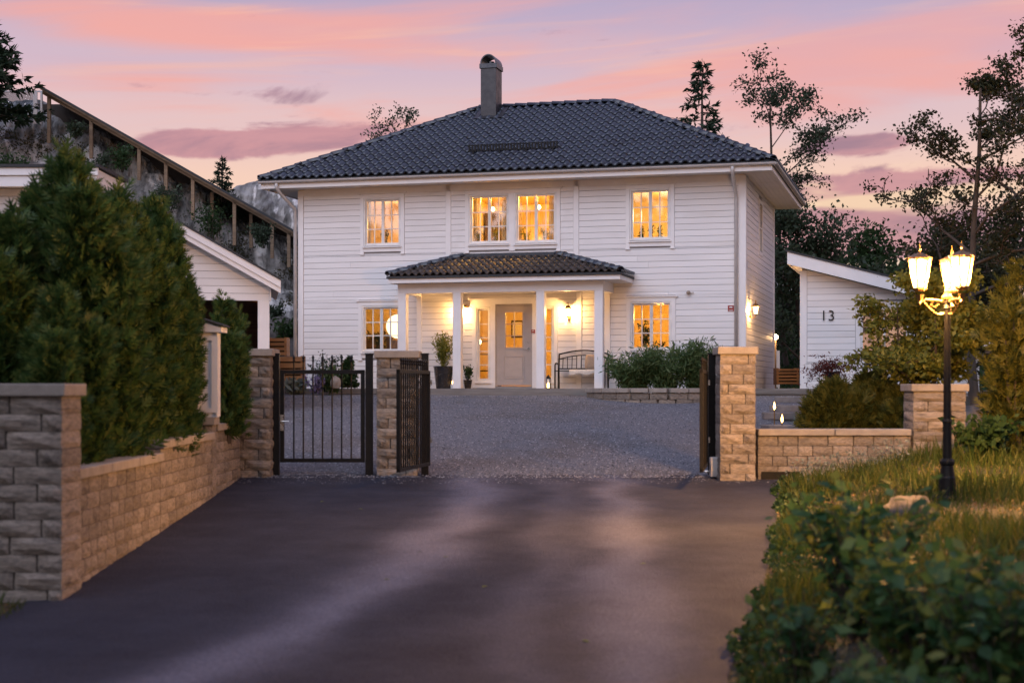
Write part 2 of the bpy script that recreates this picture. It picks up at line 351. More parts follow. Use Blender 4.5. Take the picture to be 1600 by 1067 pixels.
# asphalt driveway, right edge follows xedge
def asphalt():
    m = pm('banded_asphalt', (.037, .039, .057), (.027, .028, .042), 1.2, .82, .9, 55, detail=8, spec=.22)
    t = m.node_tree; b = t.nodes['Principled BSDF']; src = b.inputs['Base Color'].links[0].from_socket
    co = t.nodes.new('ShaderNodeTexCoord'); sp = t.nodes.new('ShaderNodeSeparateXYZ'); t.links.new(co.outputs['Object'], sp.inputs[0])
    def mt(op, a, b_=0.0, c=0.0):
        n = t.nodes.new('ShaderNodeMath'); n.operation = op
        for i, v in enumerate((a, b_, c)):
            if isinstance(v, (int, float)): n.inputs[i].default_value = v
            else: t.links.new(v, n.inputs[i])
        return n.outputs[0]
    nz = t.nodes.new('ShaderNodeTexNoise'); nz.inputs['Scale'].default_value = .55; nz.inputs['Detail'].default_value = 5; t.links.new(co.outputs['Object'], nz.inputs['Vector'])
    wob = mt('MULTIPLY', mt('SUBTRACT', nz.outputs['Fac'], .5), 1.3)
    tot = None
    # bands paler and bluer than the asphalt, swinging left as they leave the gate
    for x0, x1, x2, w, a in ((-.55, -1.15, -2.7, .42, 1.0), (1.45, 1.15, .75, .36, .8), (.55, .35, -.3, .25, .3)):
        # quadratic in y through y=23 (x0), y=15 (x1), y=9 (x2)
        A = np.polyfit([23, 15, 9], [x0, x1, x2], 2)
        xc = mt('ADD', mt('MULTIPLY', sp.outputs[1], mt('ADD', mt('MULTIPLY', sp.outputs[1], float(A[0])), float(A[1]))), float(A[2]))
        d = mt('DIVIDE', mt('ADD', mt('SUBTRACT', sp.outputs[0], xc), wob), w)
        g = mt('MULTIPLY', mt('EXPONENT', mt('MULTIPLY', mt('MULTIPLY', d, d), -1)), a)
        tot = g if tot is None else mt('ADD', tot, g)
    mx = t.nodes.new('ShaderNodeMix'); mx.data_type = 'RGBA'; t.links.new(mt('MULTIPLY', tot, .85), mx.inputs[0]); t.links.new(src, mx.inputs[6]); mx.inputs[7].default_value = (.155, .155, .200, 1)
    sk = t.nodes.new('ShaderNodeTexNoise'); sk.inputs['Scale'].default_value = 30; sk.inputs['Detail'].default_value = 6; sk.inputs['Roughness'].default_value = .75; t.links.new(co.outputs['Object'], sk.inputs['Vector'])
    m2 = t.nodes.new('ShaderNodeMix'); m2.data_type = 'RGBA'; m2.blend_type = 'MULTIPLY'; m2.inputs[0].default_value = .8; t.links.new(mx.outputs[2], m2.inputs[6])
    rr = t.nodes.new('ShaderNodeValToRGB'); rr.color_ramp.elements[0].position = .3; rr.color_ramp.elements[0].color = (.45, .45, .45, 1); rr.color_ramp.elements[1].position = .72; rr.color_ramp.elements[1].color = (1.5, 1.5, 1.5, 1)
    t.links.new(sk.outputs['Fac'], rr.inputs[0]); t.links.new(rr.outputs[0], m2.inputs[7])
    t.links.new(m2.outputs[2], b.inputs['Base Color'])
    return m
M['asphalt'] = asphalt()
def strip(name, ys, xl, xr, nx, zf, m, edge=0.0):
    V = []; ny = len(ys); rg = np.random.default_rng(3)
    je = np.cumsum(rg.normal(size=ny))*.012; je -= np.linspace(0, je[-1], ny)
    for j, y in enumerate(ys):
        x0 = xl(y); x1 = xr(y)+je[j]*edge
        for t in np.linspace(0, 1, nx): V.append((x0+(x1-x0)*t, y))
    V = np.array(V); Z = zf(V[:, 0], V[:, 1])
    i = (np.arange(ny-1)[:, None]*nx+np.arange(nx-1)[None]).ravel()
    o = link(name, fastmesh(name, np.column_stack([V, Z]), np.stack([i, i+1, i+nx+1, i+nx], 1), True), m); o['kind'] = 'structure'; return o
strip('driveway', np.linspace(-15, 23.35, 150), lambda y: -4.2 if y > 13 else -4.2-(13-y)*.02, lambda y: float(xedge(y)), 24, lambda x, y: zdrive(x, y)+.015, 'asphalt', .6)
M['gravel'] = pm('grey_gravel', (.185, .192, .220), (.080, .083, .098), 70, .9, 1.0, 90, detail=8, c3=(.11, .105, .11), s3=.5, t3=(.48, .62))
strip('gravel_yard', np.linspace(22.75, 41.5, 60), lambda y: -8.0 if y > 23.6 else -4.2, lambda y: float(np.interp(y, [22, 23.4, 24, 36, 42], [3.9, 4.25, 4.4, 7.28, 7.3])), 30,
      lambda x, y: zdrive(x, y)+.022-.03*smooth01((23.25+.16*np.sin(x*2.1)+.08*np.sin(x*5.3+1)-y)/.12), 'gravel')
rg = np.random.default_rng(11)
def octs(C, s, rg):           # small stones: squashed octahedra
    n = len(C); D = np.array([[1, 0, 0], [0, 1, 0], [-1, 0, 0], [0, -1, 0], [0, 0, 1], [0, 0, -1.]])
    V = D[None]*(s[:, None, None]*rg.uniform(.6, 1.2, (n, 6, 1))); a = rg.uniform(0, 6.28, n); c, q = np.cos(a), np.sin(a)
    X = V[..., 0]*c[:, None]-V[..., 1]*q[:, None]; Y = V[..., 0]*q[:, None]+V[..., 1]*c[:, None]
    V = np.stack([X, Y, V[..., 2]*.7], -1)+C[:, None]
    T = np.array([[0, 1, 4], [1, 2, 4], [2, 3, 4], [3, 0, 4]])
    return V.reshape(-1, 3), (T[None]+6*np.arange(n)[:, None, None]).reshape(-1, 3)
n = 34000; y = 22.95+rg.random(n)**1.3*14; x = -6+rg.random(n)*(10.3+(y-23)*.23)
C = np.stack([x, y, zdrive(x, y)+.024], 1); V, T = octs(C, rg.uniform(.009, .024, n), rg)
o = link('loose_gravel', fastmesh('loose_gravel', V, T), 'pebble'); tag(o, 'loose grey crushed stones scattered over the gravel yard', 'gravel', kind='stuff')
n = 900; y = 22.2+rg.random(n)*.9; x = rg.uniform(-4.1, 3.9, n)
C = np.stack([x, y, zdrive(x, y)+.018], 1); V, T = octs(C, rg.uniform(.006, .016, n), rg)
o = link('stray_stones', fastmesh('stray_stones', V, T), 'pebble'); tag(o, 'small stones kicked out onto the end of the asphalt', 'gravel', kind='stuff')

# ------------------------------------------------------------------ rock hill
def rocknoise(x, z, seed):
    r = np.random.default_rng(seed); o = 0
    for k in range(9):
        f = .22*1.75**k; a = r.uniform(0, 6.28); p = r.uniform(0, 6.28, 2)
        u = x*math.cos(a)+z*math.sin(a); v = -x*math.sin(a)+z*math.cos(a)
        o = o+np.abs(np.sin(u*f*2+p[0]+1.3*np.sin(v*f*1.7+p[1])))*.9/1.58**k
    return o
def topline(px, pts): return np.interp(px, [p[0] for p in pts], [p[1] for p in pts])
def hill(name, d0, prof, x0, x1, zb, back, bulge, seed):
    nx, nv = 300, 170
    X = np.linspace(x0, x1, nx)[None].repeat(nv, 0); t = np.linspace(0, 1.35, nv)[:, None].repeat(nx, 1)
    top = CZ+(605-topline(800+X*F/d0, prof))*d0/F
    f = np.minimum(t, 1.0); up = smooth01(f)*.55+f*.45
    Z = zb+(top-zb)*up; Y = d0-bulge+bulge*f**1.5+np.maximum(0, t-1)*back
    nn = rocknoise(X, Z+Y*.4, seed)-1.1
    Y = Y-nn*1.1*(.25+.75*np.sin(np.clip(t, 0, 1)*math.pi)); Z = Z+nn*.22*smooth01((t)/.2)
    Z = Z-np.maximum(0, t-1)**2*6
    i = (np.arange(nv-1)[:, None]*nx+np.arange(nx-1)[None]).ravel()
    o = link(name, fastmesh(name, np.stack([X, Y, Z], -1), np.stack([i, i+1, i+nx+1, i+nx], 1), True), 'rock'); o['kind'] = 'structure'
    return X, Y, Z, t
HX, HY, HZ, HT = hill('rocky_hill', 49, [(-300, 140), (0, 164), (70, 172), (120, 188), (180, 212), (250, 258), (310, 292), (370, 338), (420, 362), (470, 384), (640, 470), (760, 560)], -24, -1.5, .2, 26, 6, 5)
hill('far_rock', 66, [(200, 420), (330, 330), (372, 300), (410, 290), (470, 296), (560, 300), (700, 330), (900, 430)], -18, 2, 0, 30, 5, 9)
# moss and heather growing in the cracks
nn = rocknoise(HX*1.3, HZ*1.3, 77); w = (nn > 1.9)*(HT < 1.05)*(HT > .12)
idx = np.argwhere(w); k = idx[rg.integers(0, len(idx), 26000)]
C = np.stack([HX[k[:, 0], k[:, 1]], HY[k[:, 0], k[:, 1]]-.05, HZ[k[:, 0], k[:, 1]]+.03], 1)+rg.normal(size=(26000, 3))*[.10, .12, .06]
o = leafcloud('moss_and_heather', C, .085, 'l_moss', None, rg, .45, None, -.6); tag(o, 'low heather and moss growing in cracks of the rocky hill', 'ground cover', kind='stuff')
# ------------------------------------------------------------------ the house
HA = R(15.3); hc, hs = math.cos(HA), math.sin(HA); RX, RY = 5.717, 37.8
house = thing('house', 'white two storey boarded house with dark tiled hip roof and columned porch', 'house', (RX, RY, CZ), -HA)
def HP(px, py, v=0.0):
    t = (px-800)/F; u = (t*(RY+v*hc)-RX-v*hs)/(hc+t*hs); d = RY-u*hs+v*hc
    return u, (605-py)*d/F
def HU(px, v=0.0): return HP(px, 600, v)[0]
def HW(u, v, w): return Vector((RX+u*hc+v*hs, RY-u*hs+v*hc, CZ+w))
UL, DP, WT = -11.82, 7.1, 5.22
def rect(px0, py0, px1, py1, v=0.0):
    u0, w1 = HP(px0, (py0), v); u1, w0 = HP(px1, py1, v); 
    w1 = (HP(px0, py0, v)[1]+HP(px1, py0, v)[1])/2; w0 = (HP(px0, py1, v)[1]+HP(px1, py1, v)[1])/2
    return [u0, u1, w0, w1]
# glazed openings (frame outer edges) on the front wall
WIN = [rect(569, 308, 627, 385), rect(733, 301, 796, 382), rect(805, 300, 870, 381), rect(984, 294, 1048, 374), rect(566, 474, 627, 549), rect(985, 468, 1050, 546)]
# upper sills and heads are level in the house
for i in range(4): WIN[i][3] = 4.96; WIN[i][2] = 3.67
WIN[0][2] = 3.70; WIN[1][2] = 3.68
for i in (4, 5): WIN[i][3] = 2.14; WIN[i][2] = .92
WIN[4][1] = WIN[4][0]+1.06
SL = [rect(744, 475, 767, 596), rect(846, 475, 866, 596)]
for q in SL: q[2] = .14; q[3] = 2.06
DOOR = rect(774, 470, 832, 603); DOOR[2] = .03; DOOR[3] = 2.13
HOLES = WIN+SL+[DOOR]
def cells(u0, u1, w0, w1, holes):
    us = sorted({u0, u1, *[q for h in holes for q in h[:2]]}); ws = sorted({w0, w1, *[q for h in holes for q in h[2:]]})
    for a, b in zip(us, us[1:]):
        run = None
        for c, d in zip(ws, ws[1:]):
            um, wm = (a+b)/2, (c+d)/2
            if any(h[0] < um < h[1] and h[2] < wm < h[3] for h in holes): continue
            yield a, b, c, d
wall = MB()
for a, b, c, d in cells(UL, 0, -.25, WT, HOLES): wall.box(a, .0, c, b, .16, d)
wall.box(UL, .16, -.25, UL+.14, DP-.14, WT); wall.box(-.14, .16, -.25, 0, DP-.14, WT); wall.box(UL, DP-.14, -.25, 0, DP, WT)
wallo = wall.build('wall', 'core', house)
# boards
bmesh_ = {}
def boardmesh():
    m = MB(); H = .143
    prof = [(0, 0), (-.024, 0), (-.026, .004), (-.023, H-.012), (-.018, H), (0, H)]
    m.prism([(0, p[0], p[1]) for p in prof], (1, 0, 0)); return m.mesh('siding_board')
BM = boardmesh(); BM.materials.append(M['siding'])
def subtract(iv, cuts):
    out = [iv]
    for c0, c1 in cuts:
        nx = []
        for a, b in out:
            if c1 <= a or c0 >= b: nx.append((a, b)); continue
            if c0 > a: nx.append((a, c0))
            if c1 < b: nx.append((c1, b))
        out = nx
    return [(a, b) for a, b in out if b-a > .03]
PIL = [HU(701), HU(900.5)]           # vertical trims on the front
PP = [HU(655.5), HU(905), HU(949.5)]  # porch trims
def row_intervals(w, h, u0, u1, boxes, verts):
    cuts = [(b[0], b[1]) for b in boxes if b[2] < w+h-.004 and b[3] > w+.004]+[(p-.075, p+.075) for p, a, b in verts if a <= w and w+h <= b+.06]
    return subtract((u0, u1), cuts)
CAS = [[WIN[0][0]-.10, WIN[0][1]+.10, WIN[0][2]-.20, WIN[0][3]+.16], [WIN[1][0]-.10, WIN[2][1]+.10, WIN[1][2]-.20, WIN[1][3]+.16], [WIN[3][0]-.10, WIN[3][1]+.10, WIN[3][2]-.20, WIN[3][3]+.16],
       [WIN[4][0]-.10, WIN[4][1]+.10, WIN[4][2]-.20, WIN[4][3]+.16], [WIN[5][0]-.10, WIN[5][1]+.10, WIN[5][2]-.20, WIN[5][3]+.16],
       [SL[0][0]-.10, SL[1][1]+.10, -.1, 2.26]]
verts = [(PIL[0], 2.9, 9), (PIL[1], 2.9, 9), (PP[0], -1, 2.5), (PP[1], -1, 2.5), (PP[2], -1, 2.5)]
PITCH = .152; w = -.20; nb = 0
while w < WT-.05:
    marks = sorted({w, w+PITCH, *[min(max(q, w), w+PITCH) for c in CAS for q in c[2:]]})
    for z0, z1 in zip(marks, marks[1:]):
        if z1-z0 < .02: continue
        for a, b in row_intervals(z0, z1-z0, UL+.16, -.14, CAS, verts):
            near = any(c[0]-.35 < b and a < c[1]+.35 for c in CAS) and len(marks) > 2
            if b-a > 2.4 and rnd.random() < .55:
                j = a+(b-a)*rnd.uniform(.25, .75)
                for a_, b_ in ((a, j-.002), (j+.002, b)): link('siding_board', BM, None, wallo, (a_, -rnd.uniform(0, .002), z0), None, (b_-a_, 1, (z1-z0)/PITCH))
            elif len(marks) == 2: link('siding_board', BM, None, wallo, (a, 0, w), None, (b-a, 1, 1))
            else: link('siding_board', BM, None, wallo, (a, 0, z0), None, (b-a, 1, (z1-z0)/PITCH))
    # right hand wall, boards turned round the corner
    for a, b in subtract((.15, DP-.13), [(3.05, 3.95)] if 3.5 < w < 5.05 else []):
        link('siding_board', BM, None, wallo, (0, a, w), (0, 0, R(90)), (b-a, 1, 1))
    w += PITCH
mb = MB().box(UL-.005, -.045, -.25, UL+.15, -.001, WT); mb.build('corner_board', 'trim', house, bevel=.006)
MB().box(-.14, -.045, -.25, .045, -.001, WT).build('corner_board', 'trim', house, bevel=.006)
MB().box(.001, .002, -.25, .045, .14, WT).build('corner_board', 'trim', house, bevel=.006)
MB().box(.001, DP-.13, -.25, .045, DP+.02, WT).build('corner_board', 'trim', house, bevel=.006)
for p in PIL: MB().box(p-.07, -.04, 2.95, p+.07, -.001, WT).build('trim_board', 'trim', house, bevel=.005)
for p in PP: MB().box(p-.07, -.04, -.05, p+.07, -.001, 2.42).build('trim_board', 'trim', house, bevel=.005)
MB().box(UL+.15, -.040, WT-.14, -.14, -.001, WT).build('trim_board', 'trim', house)

def casing(u0, u1, w0, w1, mid=None):
    m = MB(); q = .095
    m.box(u0-q, -.042, w0-.19, u0, -.001, w1).box(u1, -.042, w0-.19, u1+q, -.001, w1)
    m.box(u0-q, -.042, w1, u1+q, -.001, w1+.11).box(u0-q-.06, -.075, w1+.112, u1+q+.06, -.001, w1+.145)
    m.box(u0-q-.03, -.055, w1+.085, u0-q-.002, -.001, w1+.11).box(u1+q+.002, -.055, w1+.085, u1+q+.03, -.001, w1+.11)
    m.box(u0+.002, -.040, w0-.15, u1-.002, -.001, w0-.05)
    m.box(u0-q-.012, -.060, w0-.225, u0+.012, -.001, w0-.192).box(u1-.012, -.060, w0-.225, u1+q+.012, -.001, w0-.192)
    if mid: m.box(mid[0], -.042, w0-.19, mid[1], -.001, w1)
    return m
PANE = MB().box(0, .052, 0, 1, .058, 1).mesh('pane'); PANE.materials.append(M['glass'])
def window(q, cols, rows, parent=None, cas=True, sash2=True, mid=None, q2=None):
    u0, u1, w0, w1 = q
    if cas: root = casing(u0, (q2 or q)[1], w0, w1, mid).build('window', 'trim', parent or house)
    else: root = parent
    glaze(root, q, cols, rows, sash2)
    return root
def glaze(root, q, cols, rows, sash2=True):
    u0, u1, w0, w1 = q; e = .003
    f = MB(); t = .045
    f.box(u0+e, -.03, w0+e, u0+t, .14, w1-e).box(u1-t, -.03, w0+e, u1-e, .14, w1-e).box(u0+t, -.03, w1-t, u1-t, .14, w1-e).box(u0+t, -.03, w0+e, u1-t, .14, w0+t)
    f.build('frame', 'sash', root, bevel=.004)
    MB().box(u0-.02, -.085, w0-.045, u1+.02, -.03, w0-.012).build('sill', 'trim', root, bevel=.004)
    parts = [(u0+t+.003, (u0+u1)/2-.003), ((u0+u1)/2+.003, u1-t-.003)] if sash2 else [(u0+t+.003, u1-t-.003)]
    nc = cols//len(parts); st = .036
    for a, b in parts:
        s = MB(); z0, z1 = w0+t+.003, w1-t-.003
        s.box(a, .02, z0, a+st, .075, z1).box(b-st, .02, z0, b, .075, z1).box(a+st, .02, z0, b-st, .075, z0+st).box(a+st, .02, z1-st, b-st, .075, z1)
        ux = np.linspace(a+st, b-st, nc+1); wx = np.linspace(z0+st, z1-st, rows+1); h = .0125
        for u in ux[1:-1]: s.box(u-h, .03, z0+st, u+h, .066, z1-st)
        for zz in wx[1:-1]:
            for k in range(nc): s.box(ux[k]+(h if k else 0), .03, zz-h, ux[k+1]-(h if k < nc-1 else 0), .066, zz+h)
        s.build('sash', 'sash', root)
        for i in range(nc):
            for j in range(rows):
                link('pane', PANE, None, root, (ux[i]+(h if i else 0), 0, wx[j]+(h if j else 0)), None, (ux[i+1]-ux[i]-h*((i > 0)+(i < nc-1)), 1, wx[j+1]-wx[j]-h*((j > 0)+(j < rows-1))))
window(WIN[0], 4, 3); c = window(WIN[1], 4, 3, mid=(WIN[1][1], WIN[2][0]), q2=WIN[2]); glaze(c, WIN[2], 4, 3)
window(WIN[3], 4, 3); window(WIN[4], 4, 3); window(WIN[5], 4, 3)
# side window on the right hand wall
m = MB(); m.box(.001, 3.06, 3.52, .042, 3.16, 5.0).box(.001, 3.84, 3.52, .042, 3.94, 5.0).box(.001, 3.16, 4.90, .042, 3.84, 5.0).box(.001, 3.16, 3.52, .042, 3.84, 3.62)
sw = m.build('window', 'trim', house); MB().box(.002, 3.16, 3.62, .014, 3.84, 4.90).build('pane', 'dglass', sw)
MB().box(.015, 3.16, 4.24, .03, 3.84, 4.27).box(.015, 3.49, 3.62, .031, 3.51, 4.90).build('sash', 'sash', sw)
# door with its frame and side lights
d0, d1, dz0, dz1 = DOOR
fr = MB(); fr.box(SL[0][0]-.095, -.042, -.02, SL[0][0], -.001, 2.13).box(SL[1][1], -.042, -.02, SL[1][1]+.095, -.001, 2.13)
fr.box(SL[0][0]-.095, -.042, 2.13, SL[1][1]+.095, -.001, 2.25).box(SL[0][0]-.16, -.08, 2.252, SL[1][1]+.16, -.001, 2.285)
fr.box(SL[0][1], -.042, -.02, d0-.001, -.001, 2.13).box(d1+.001, -.042, -.02, SL[1][0], -.001, 2.13)
for q in SL: fr.box(q[0], -.040, -.02, q[1], -.001, q[2]).box(q[0], -.040, q[3], q[1], -.001, 2.13)
sur = fr.build('entrance_surround', 'trim', house)
for q in SL: glaze(sur, q, 1, 5, False)
dr = MB(); ld = d1-d0; a, b = d0+.03, d1-.03; gu0, gu1, gw0, gw1 = a+ld*.24, b-ld*.24, 1.02, 1.92
for x in cells(a, b, .05, 2.09, [[gu0, gu1, gw0, gw1]]): dr.box(x[0], .02, x[2], x[1], .075, x[3])
dr.box(d0+.001, -.005, .03, d0+.029, .12, 2.13).box(d1-.029, -.005, .03, d1-.001, .12, 2.13).box(d0+.03, -.005, 2.092, d1-.03, .12, 2.128)
door = dr.build('door', 'door', house, bevel=.003)
def ring(m, u0, u1, w0, w1, t, v0, v1): return m.box(u0, v0, w0, u0+t, v1, w1).box(u1-t, v0, w0, u1, v1, w1).box(u0+t, v0, w1-t, u1-t, v1, w1).box(u0+t, v0, w0, u1-t, v1, w0+t)
r_ = MB(); ring(r_, gu0-.035, gu1+.035, gw0-.035, gw1+.035, .034, .004, .0195)
um = (gu0+gu1)/2; r_.box(um-.01, .03, gw0, um+.01, .07, gw1)
for k in (1, 2):
    zz = gw0+(gw1-gw0)*k/3; r_.box(gu0, .03, zz-.01, um-.01, .07, zz+.01).box(um+.01, .03, zz-.01, gu1, .07, zz+.01)
r_.build('window_bars', 'door', door)
for i in range(2):
    for j in range(3): link('pane', PANE, None, door, ([gu0, um+.01][i], 0, gw0+(gw1-gw0)*j/3+.01), None, ((gu1-gu0)/2-.01, 1, (gw1-gw0)/3-.02))
for w0, w1 in ((.22, .80),):
    pn = MB(); ring(pn, gu0-.05, gu1+.05, w0, w1, .02, .008, .0195); pn.box(gu0+.0, .012, w0+.05, gu1-.0, .0195, w1-.05); pn.build('panel', 'door', door, bevel=.003)
hd = MB().tube([(b-.075, .02, .98), (b-.075, -.035, .98)], .012, 8).tube([(b-.075, -.035, .98), (b-.19, -.035, .98)], .010, 8).box(b-.10, .012, .93, b-.05, .0198, 1.03); hd.build('handle', 'steel', door)
MB().lathe([(.022, 0), (.022, .02)], 10).build('lock', 'steel', door, (b-.075, .02, 1.15), (R(90), 0, 0))
MB().box(d0+.02, .002, .35, d0+.036, .019, .45).box(d0+.02, .002, 1.75, d0+.036, .019, 1.85).build('hinge', 'steel', door)

# eaves, roof
OV = .75; ZE = 5.24
e0, e1, f0, f1 = UL-OV, OV, -OV, DP+OV
sf = MB()
def strips(m, horizontal, a0, a1, b0, b1, pitch):
    k = b0
    while k < b1-.02:
        kk = min(k+pitch, b1)
        if horizontal: m.box(a0, k+.003, ZE, a1, kk-.003, ZE+.02)
        else: m.box(k+.003, a0, ZE, kk-.003, a1, ZE+.02)
        k = kk
strips(sf, True, e0+.02, e1-.02, f0+.03, -.003, .12); strips(sf, False, .0, f1-.02, .004, e1-.03, .12); strips(sf, False, .0, f1-.02, e0+.03, UL-.004, .12)
s = sf.build('soffit', 'siding', house); s['kind'] = 'stuff'
MB().box(UL, .0, WT+.002, 0, DP, ZE+.03).build('ceiling', 'wallin', house)
fa = MB(); T = .035
fa.box(e0, f0, ZE-.03, e1, f0+.03, ZE+.15).build('fascia', 'trim', house); MB().box(e1-.03, f0+.032, ZE-.03, e1, f1, ZE+.15).build('fascia', 'trim', house)
MB().box(e0, f0+.032, ZE-.03, e0+.03, f1, ZE+.15).build('fascia', 'trim', house)
def gut(p0, p1):
    m = MB(); a = Vector(p0); b = Vector(p1); d = (b-a).normalized(); n = Vector((d.y, -d.x, 0))
    prof = [(-.062*math.cos(t), -.062*math.sin(t)) for t in np.linspace(0, math.pi, 9)]; prof += [(x*.9, y*.9) for x, y in reversed(prof)]
    m.prism([a+n*x+Vector((0, 0, y)) for x, y in prof], b-a); return m
gut((e0-.03, f0-.068, ZE+.15), (e1+.1, f0-.068, ZE+.15)).build('gutter', 'gutter', house, smooth=False)
gut((e1+.068, f0-.1, ZE+.15), (e1+.068, f1+.1, ZE+.15)).build('gutter', 'gutter', house)
for ux, dirn in ((UL-.06, 1), (-.19, 0)):
    g = ux-.22 if dirn else ux
    MB().tube([(g-.0, f0-.068, ZE+.09), (g, f0-.05, ZE-.02), (g+.05*dirn, f0+.08, ZE-.16), (ux, -.14, ZE-.50), (ux, -.095, ZE-.62), (ux, -.095, -.10)], .045, 10).build('downspout', 'gutter', house, smooth=True)
# roof planes
ZR = 5.42; RH = 7.80; RU0, RU1, RV = -7.85, -3.97, DP/2
q0, q1, qf0, qf1 = e0-.06, e1+.06, f0-.06, f1+.06
rp = MB().add([(q0, qf0, ZR), (q1, qf0, ZR), (q1, qf1, ZR), (q0, qf1, ZR), (RU0, RV, RH), (RU1, RV, RH), (q0, qf0, ZR-.06), (q1, qf0, ZR-.06), (q1, qf1, ZR-.06), (q0, qf1, ZR-.06)],
              [(0, 1, 5, 4), (1, 2, 5), (2, 3, 4, 5), (3, 0, 4), (0, 6, 7, 1), (1, 7, 8, 2), (2, 8, 9, 3), (3, 9, 6, 0), (6, 9, 8, 7)])
roof = rp.build('roof', 'felt', house)
TW, TL = .232, .355
def tilemesh():     # single pantile: a high roll and a shallow pan, thick lower edge
    prof = [(-.5, .012), (-.36, -.006), (-.18, .000), (-.05, .030), (.12, .062), (.30, .062), (.44, .030), (.5, .012)]
    V = []; Fc = []
    n = len(prof)
    for (yy, dz) in ((-.5, .034), (.56, .0)):
        for x, z in prof: V.append((x*TW, yy*TL, z+dz))
    for x, z in prof: V.append((x*TW, -.5*TL, z-.004))
    for i in range(n-1): Fc += [(i, i+1, n+i+1, n+i), (2*n+i, 2*n+i+1, i+1, i)]
    me = bpy.data.meshes.new('roof_tile'); me.from_pydata(V, [], Fc); me.polygons.foreach_set('use_smooth', [k % 2 == 0 for k in range(len(Fc))]); me.materials.append(M['tile']); return me
TM = tilemesh()
def slope_matrix(o, a, up):      # o origin, a along eave, up direction up the slope
    a = Vector(a).normalized(); up = Vector(up).normalized(); n = a.cross(up)
    m = Matrix((a, up, n)).transposed().to_4x4(); m.translation = Vector(o); return m
def lay(o, a, up, length, slope, inside, parent, singles, stuffname):
    m = slope_matrix(o, a, up); rot = m.to_euler(); spots = []
    for j in range(int(slope/TL)+1):
        for i in range(int(length/TW)+1):
            x, y = (i+.5)*TW, (j+.5)*TL
            if inside(x, y): spots.append((x, y))
    V = []; Fc = []
    tv = [Vector(v.co) for v in TM.vertices]; tf = [tuple(p.vertices) for p in TM.polygons]
    for k, (x, y) in enumerate(spots):
        jit = rnd.uniform(-.006, .006); lift = .018+rnd.uniform(0, .006)
        if k < singles:
            link('roof_tile', TM, None, parent, m @ Vector((x, y+jit, lift)), (rot.x, rot.y, rot.z))
        else:
            b = len(V); V += [m @ (v+Vector((x, y+jit, lift))) for v in tv]; Fc += [tuple(q+b for q in f) for f in tf]
    if Fc:
        me = bpy.data.meshes.new(stuffname); me.from_pydata([tuple(v) for v in V], [], Fc); me.polygons.foreach_set('use_smooth', [k % 2 == 0 for k in range(len(Fc))])
        s = link(stuffname, me, 'tile', parent); s['kind'] = 'stuff'
    return len(spots)
Lf = q1-q0; upf = Vector((0, RV-qf0, RH-ZR)); sl_ = upf.length
lay((q0, qf0, ZR), (1, 0, 0), upf, Lf, sl_, lambda x, y: (RU0-q0)*y/sl_-.06 < x < Lf-(q1-RU1)*y/sl_+.06 and y < sl_-.1, roof, 300, 'upper_roof_tiles')
ups = Vector((RU1-q1, 0, RH-ZR)); ss = ups.length; Ls = qf1-qf0
lay((q1, qf0, ZR), (0, 1, 0), ups, Ls, ss, lambda x, y: Ls/2*y/ss-.05 < x < Ls-Ls/2*y/ss+.05 and y < ss-.1, roof, 0, 'side_roof_tiles')
ups = Vector((RU0-q0, 0, RH-ZR)); ss2 = ups.length
lay((q0, qf1, ZR), (0, -1, 0), ups, Ls, ss2, lambda x, y: Ls/2*y/ss2-.05 < x < Ls-Ls/2*y/ss2+.05 and y < ss2-.1, roof, 0, 'side_roof_tiles')
lay((q1, qf1, ZR), (-1, 0, 0), Vector((0, RV-qf1, RH-ZR)), Lf, sl_, lambda x, y: (q1-RU1)*y/sl_-.06 < x < Lf-(RU0-q0)*y/sl_+.06 and y < sl_-.1, roof, 0, 'rear_roof_tiles')
def capmesh(L):
    m = MB(); pr = [(.11*math.cos(t), .085*math.sin(t)) for t in np.linspace(0, math.pi, 8)]; n = len(pr)
    V = [(x*1.08, 0, z*1.1+.012) for x, z in pr]+[(x*.94, L*1.08, z*.94) for x, z in pr]+[(x*.96, 0, z*.9+.005) for x, z in pr]
    Fc = [(i, i+1, n+i+1, n+i) for i in range(n-1)]+[(2*n+i, 2*n+i+1, i+1, i) for i in range(n-1)]
    return m.add(V, Fc).mesh('ridge_tile', True)
CAP = capmesh(.36); CAP.materials.append(M['tile'])
def ridge(p, q, parent, step=.36):
    p = Vector(p); q = Vector(q); d = q-p; n = max(1, int(round(d.length/step))); d.normalize(); L = (q-p).length/n
    x = d.cross(Vector((0, 0, 1))).normalized(); m = Matrix((x, d, x.cross(d))).transposed()
    for k in range(n): link('ridge_tile', CAP, None, parent, p+d*(k*L), m.to_euler(), (1, L/.36, 1))
zz = .05
ridge((q0+.03, qf0+.02, ZR+zz), (RU0, RV, RH+zz), roof); ridge((q1-.03, qf0+.02, ZR+zz), (RU1, RV, RH+zz), roof); ridge((q1-.03, qf1, ZR+zz), (RU1, RV, RH+zz), roof); ridge((RU0, RV, RH+zz), (RU1, RV, RH+zz), roof)
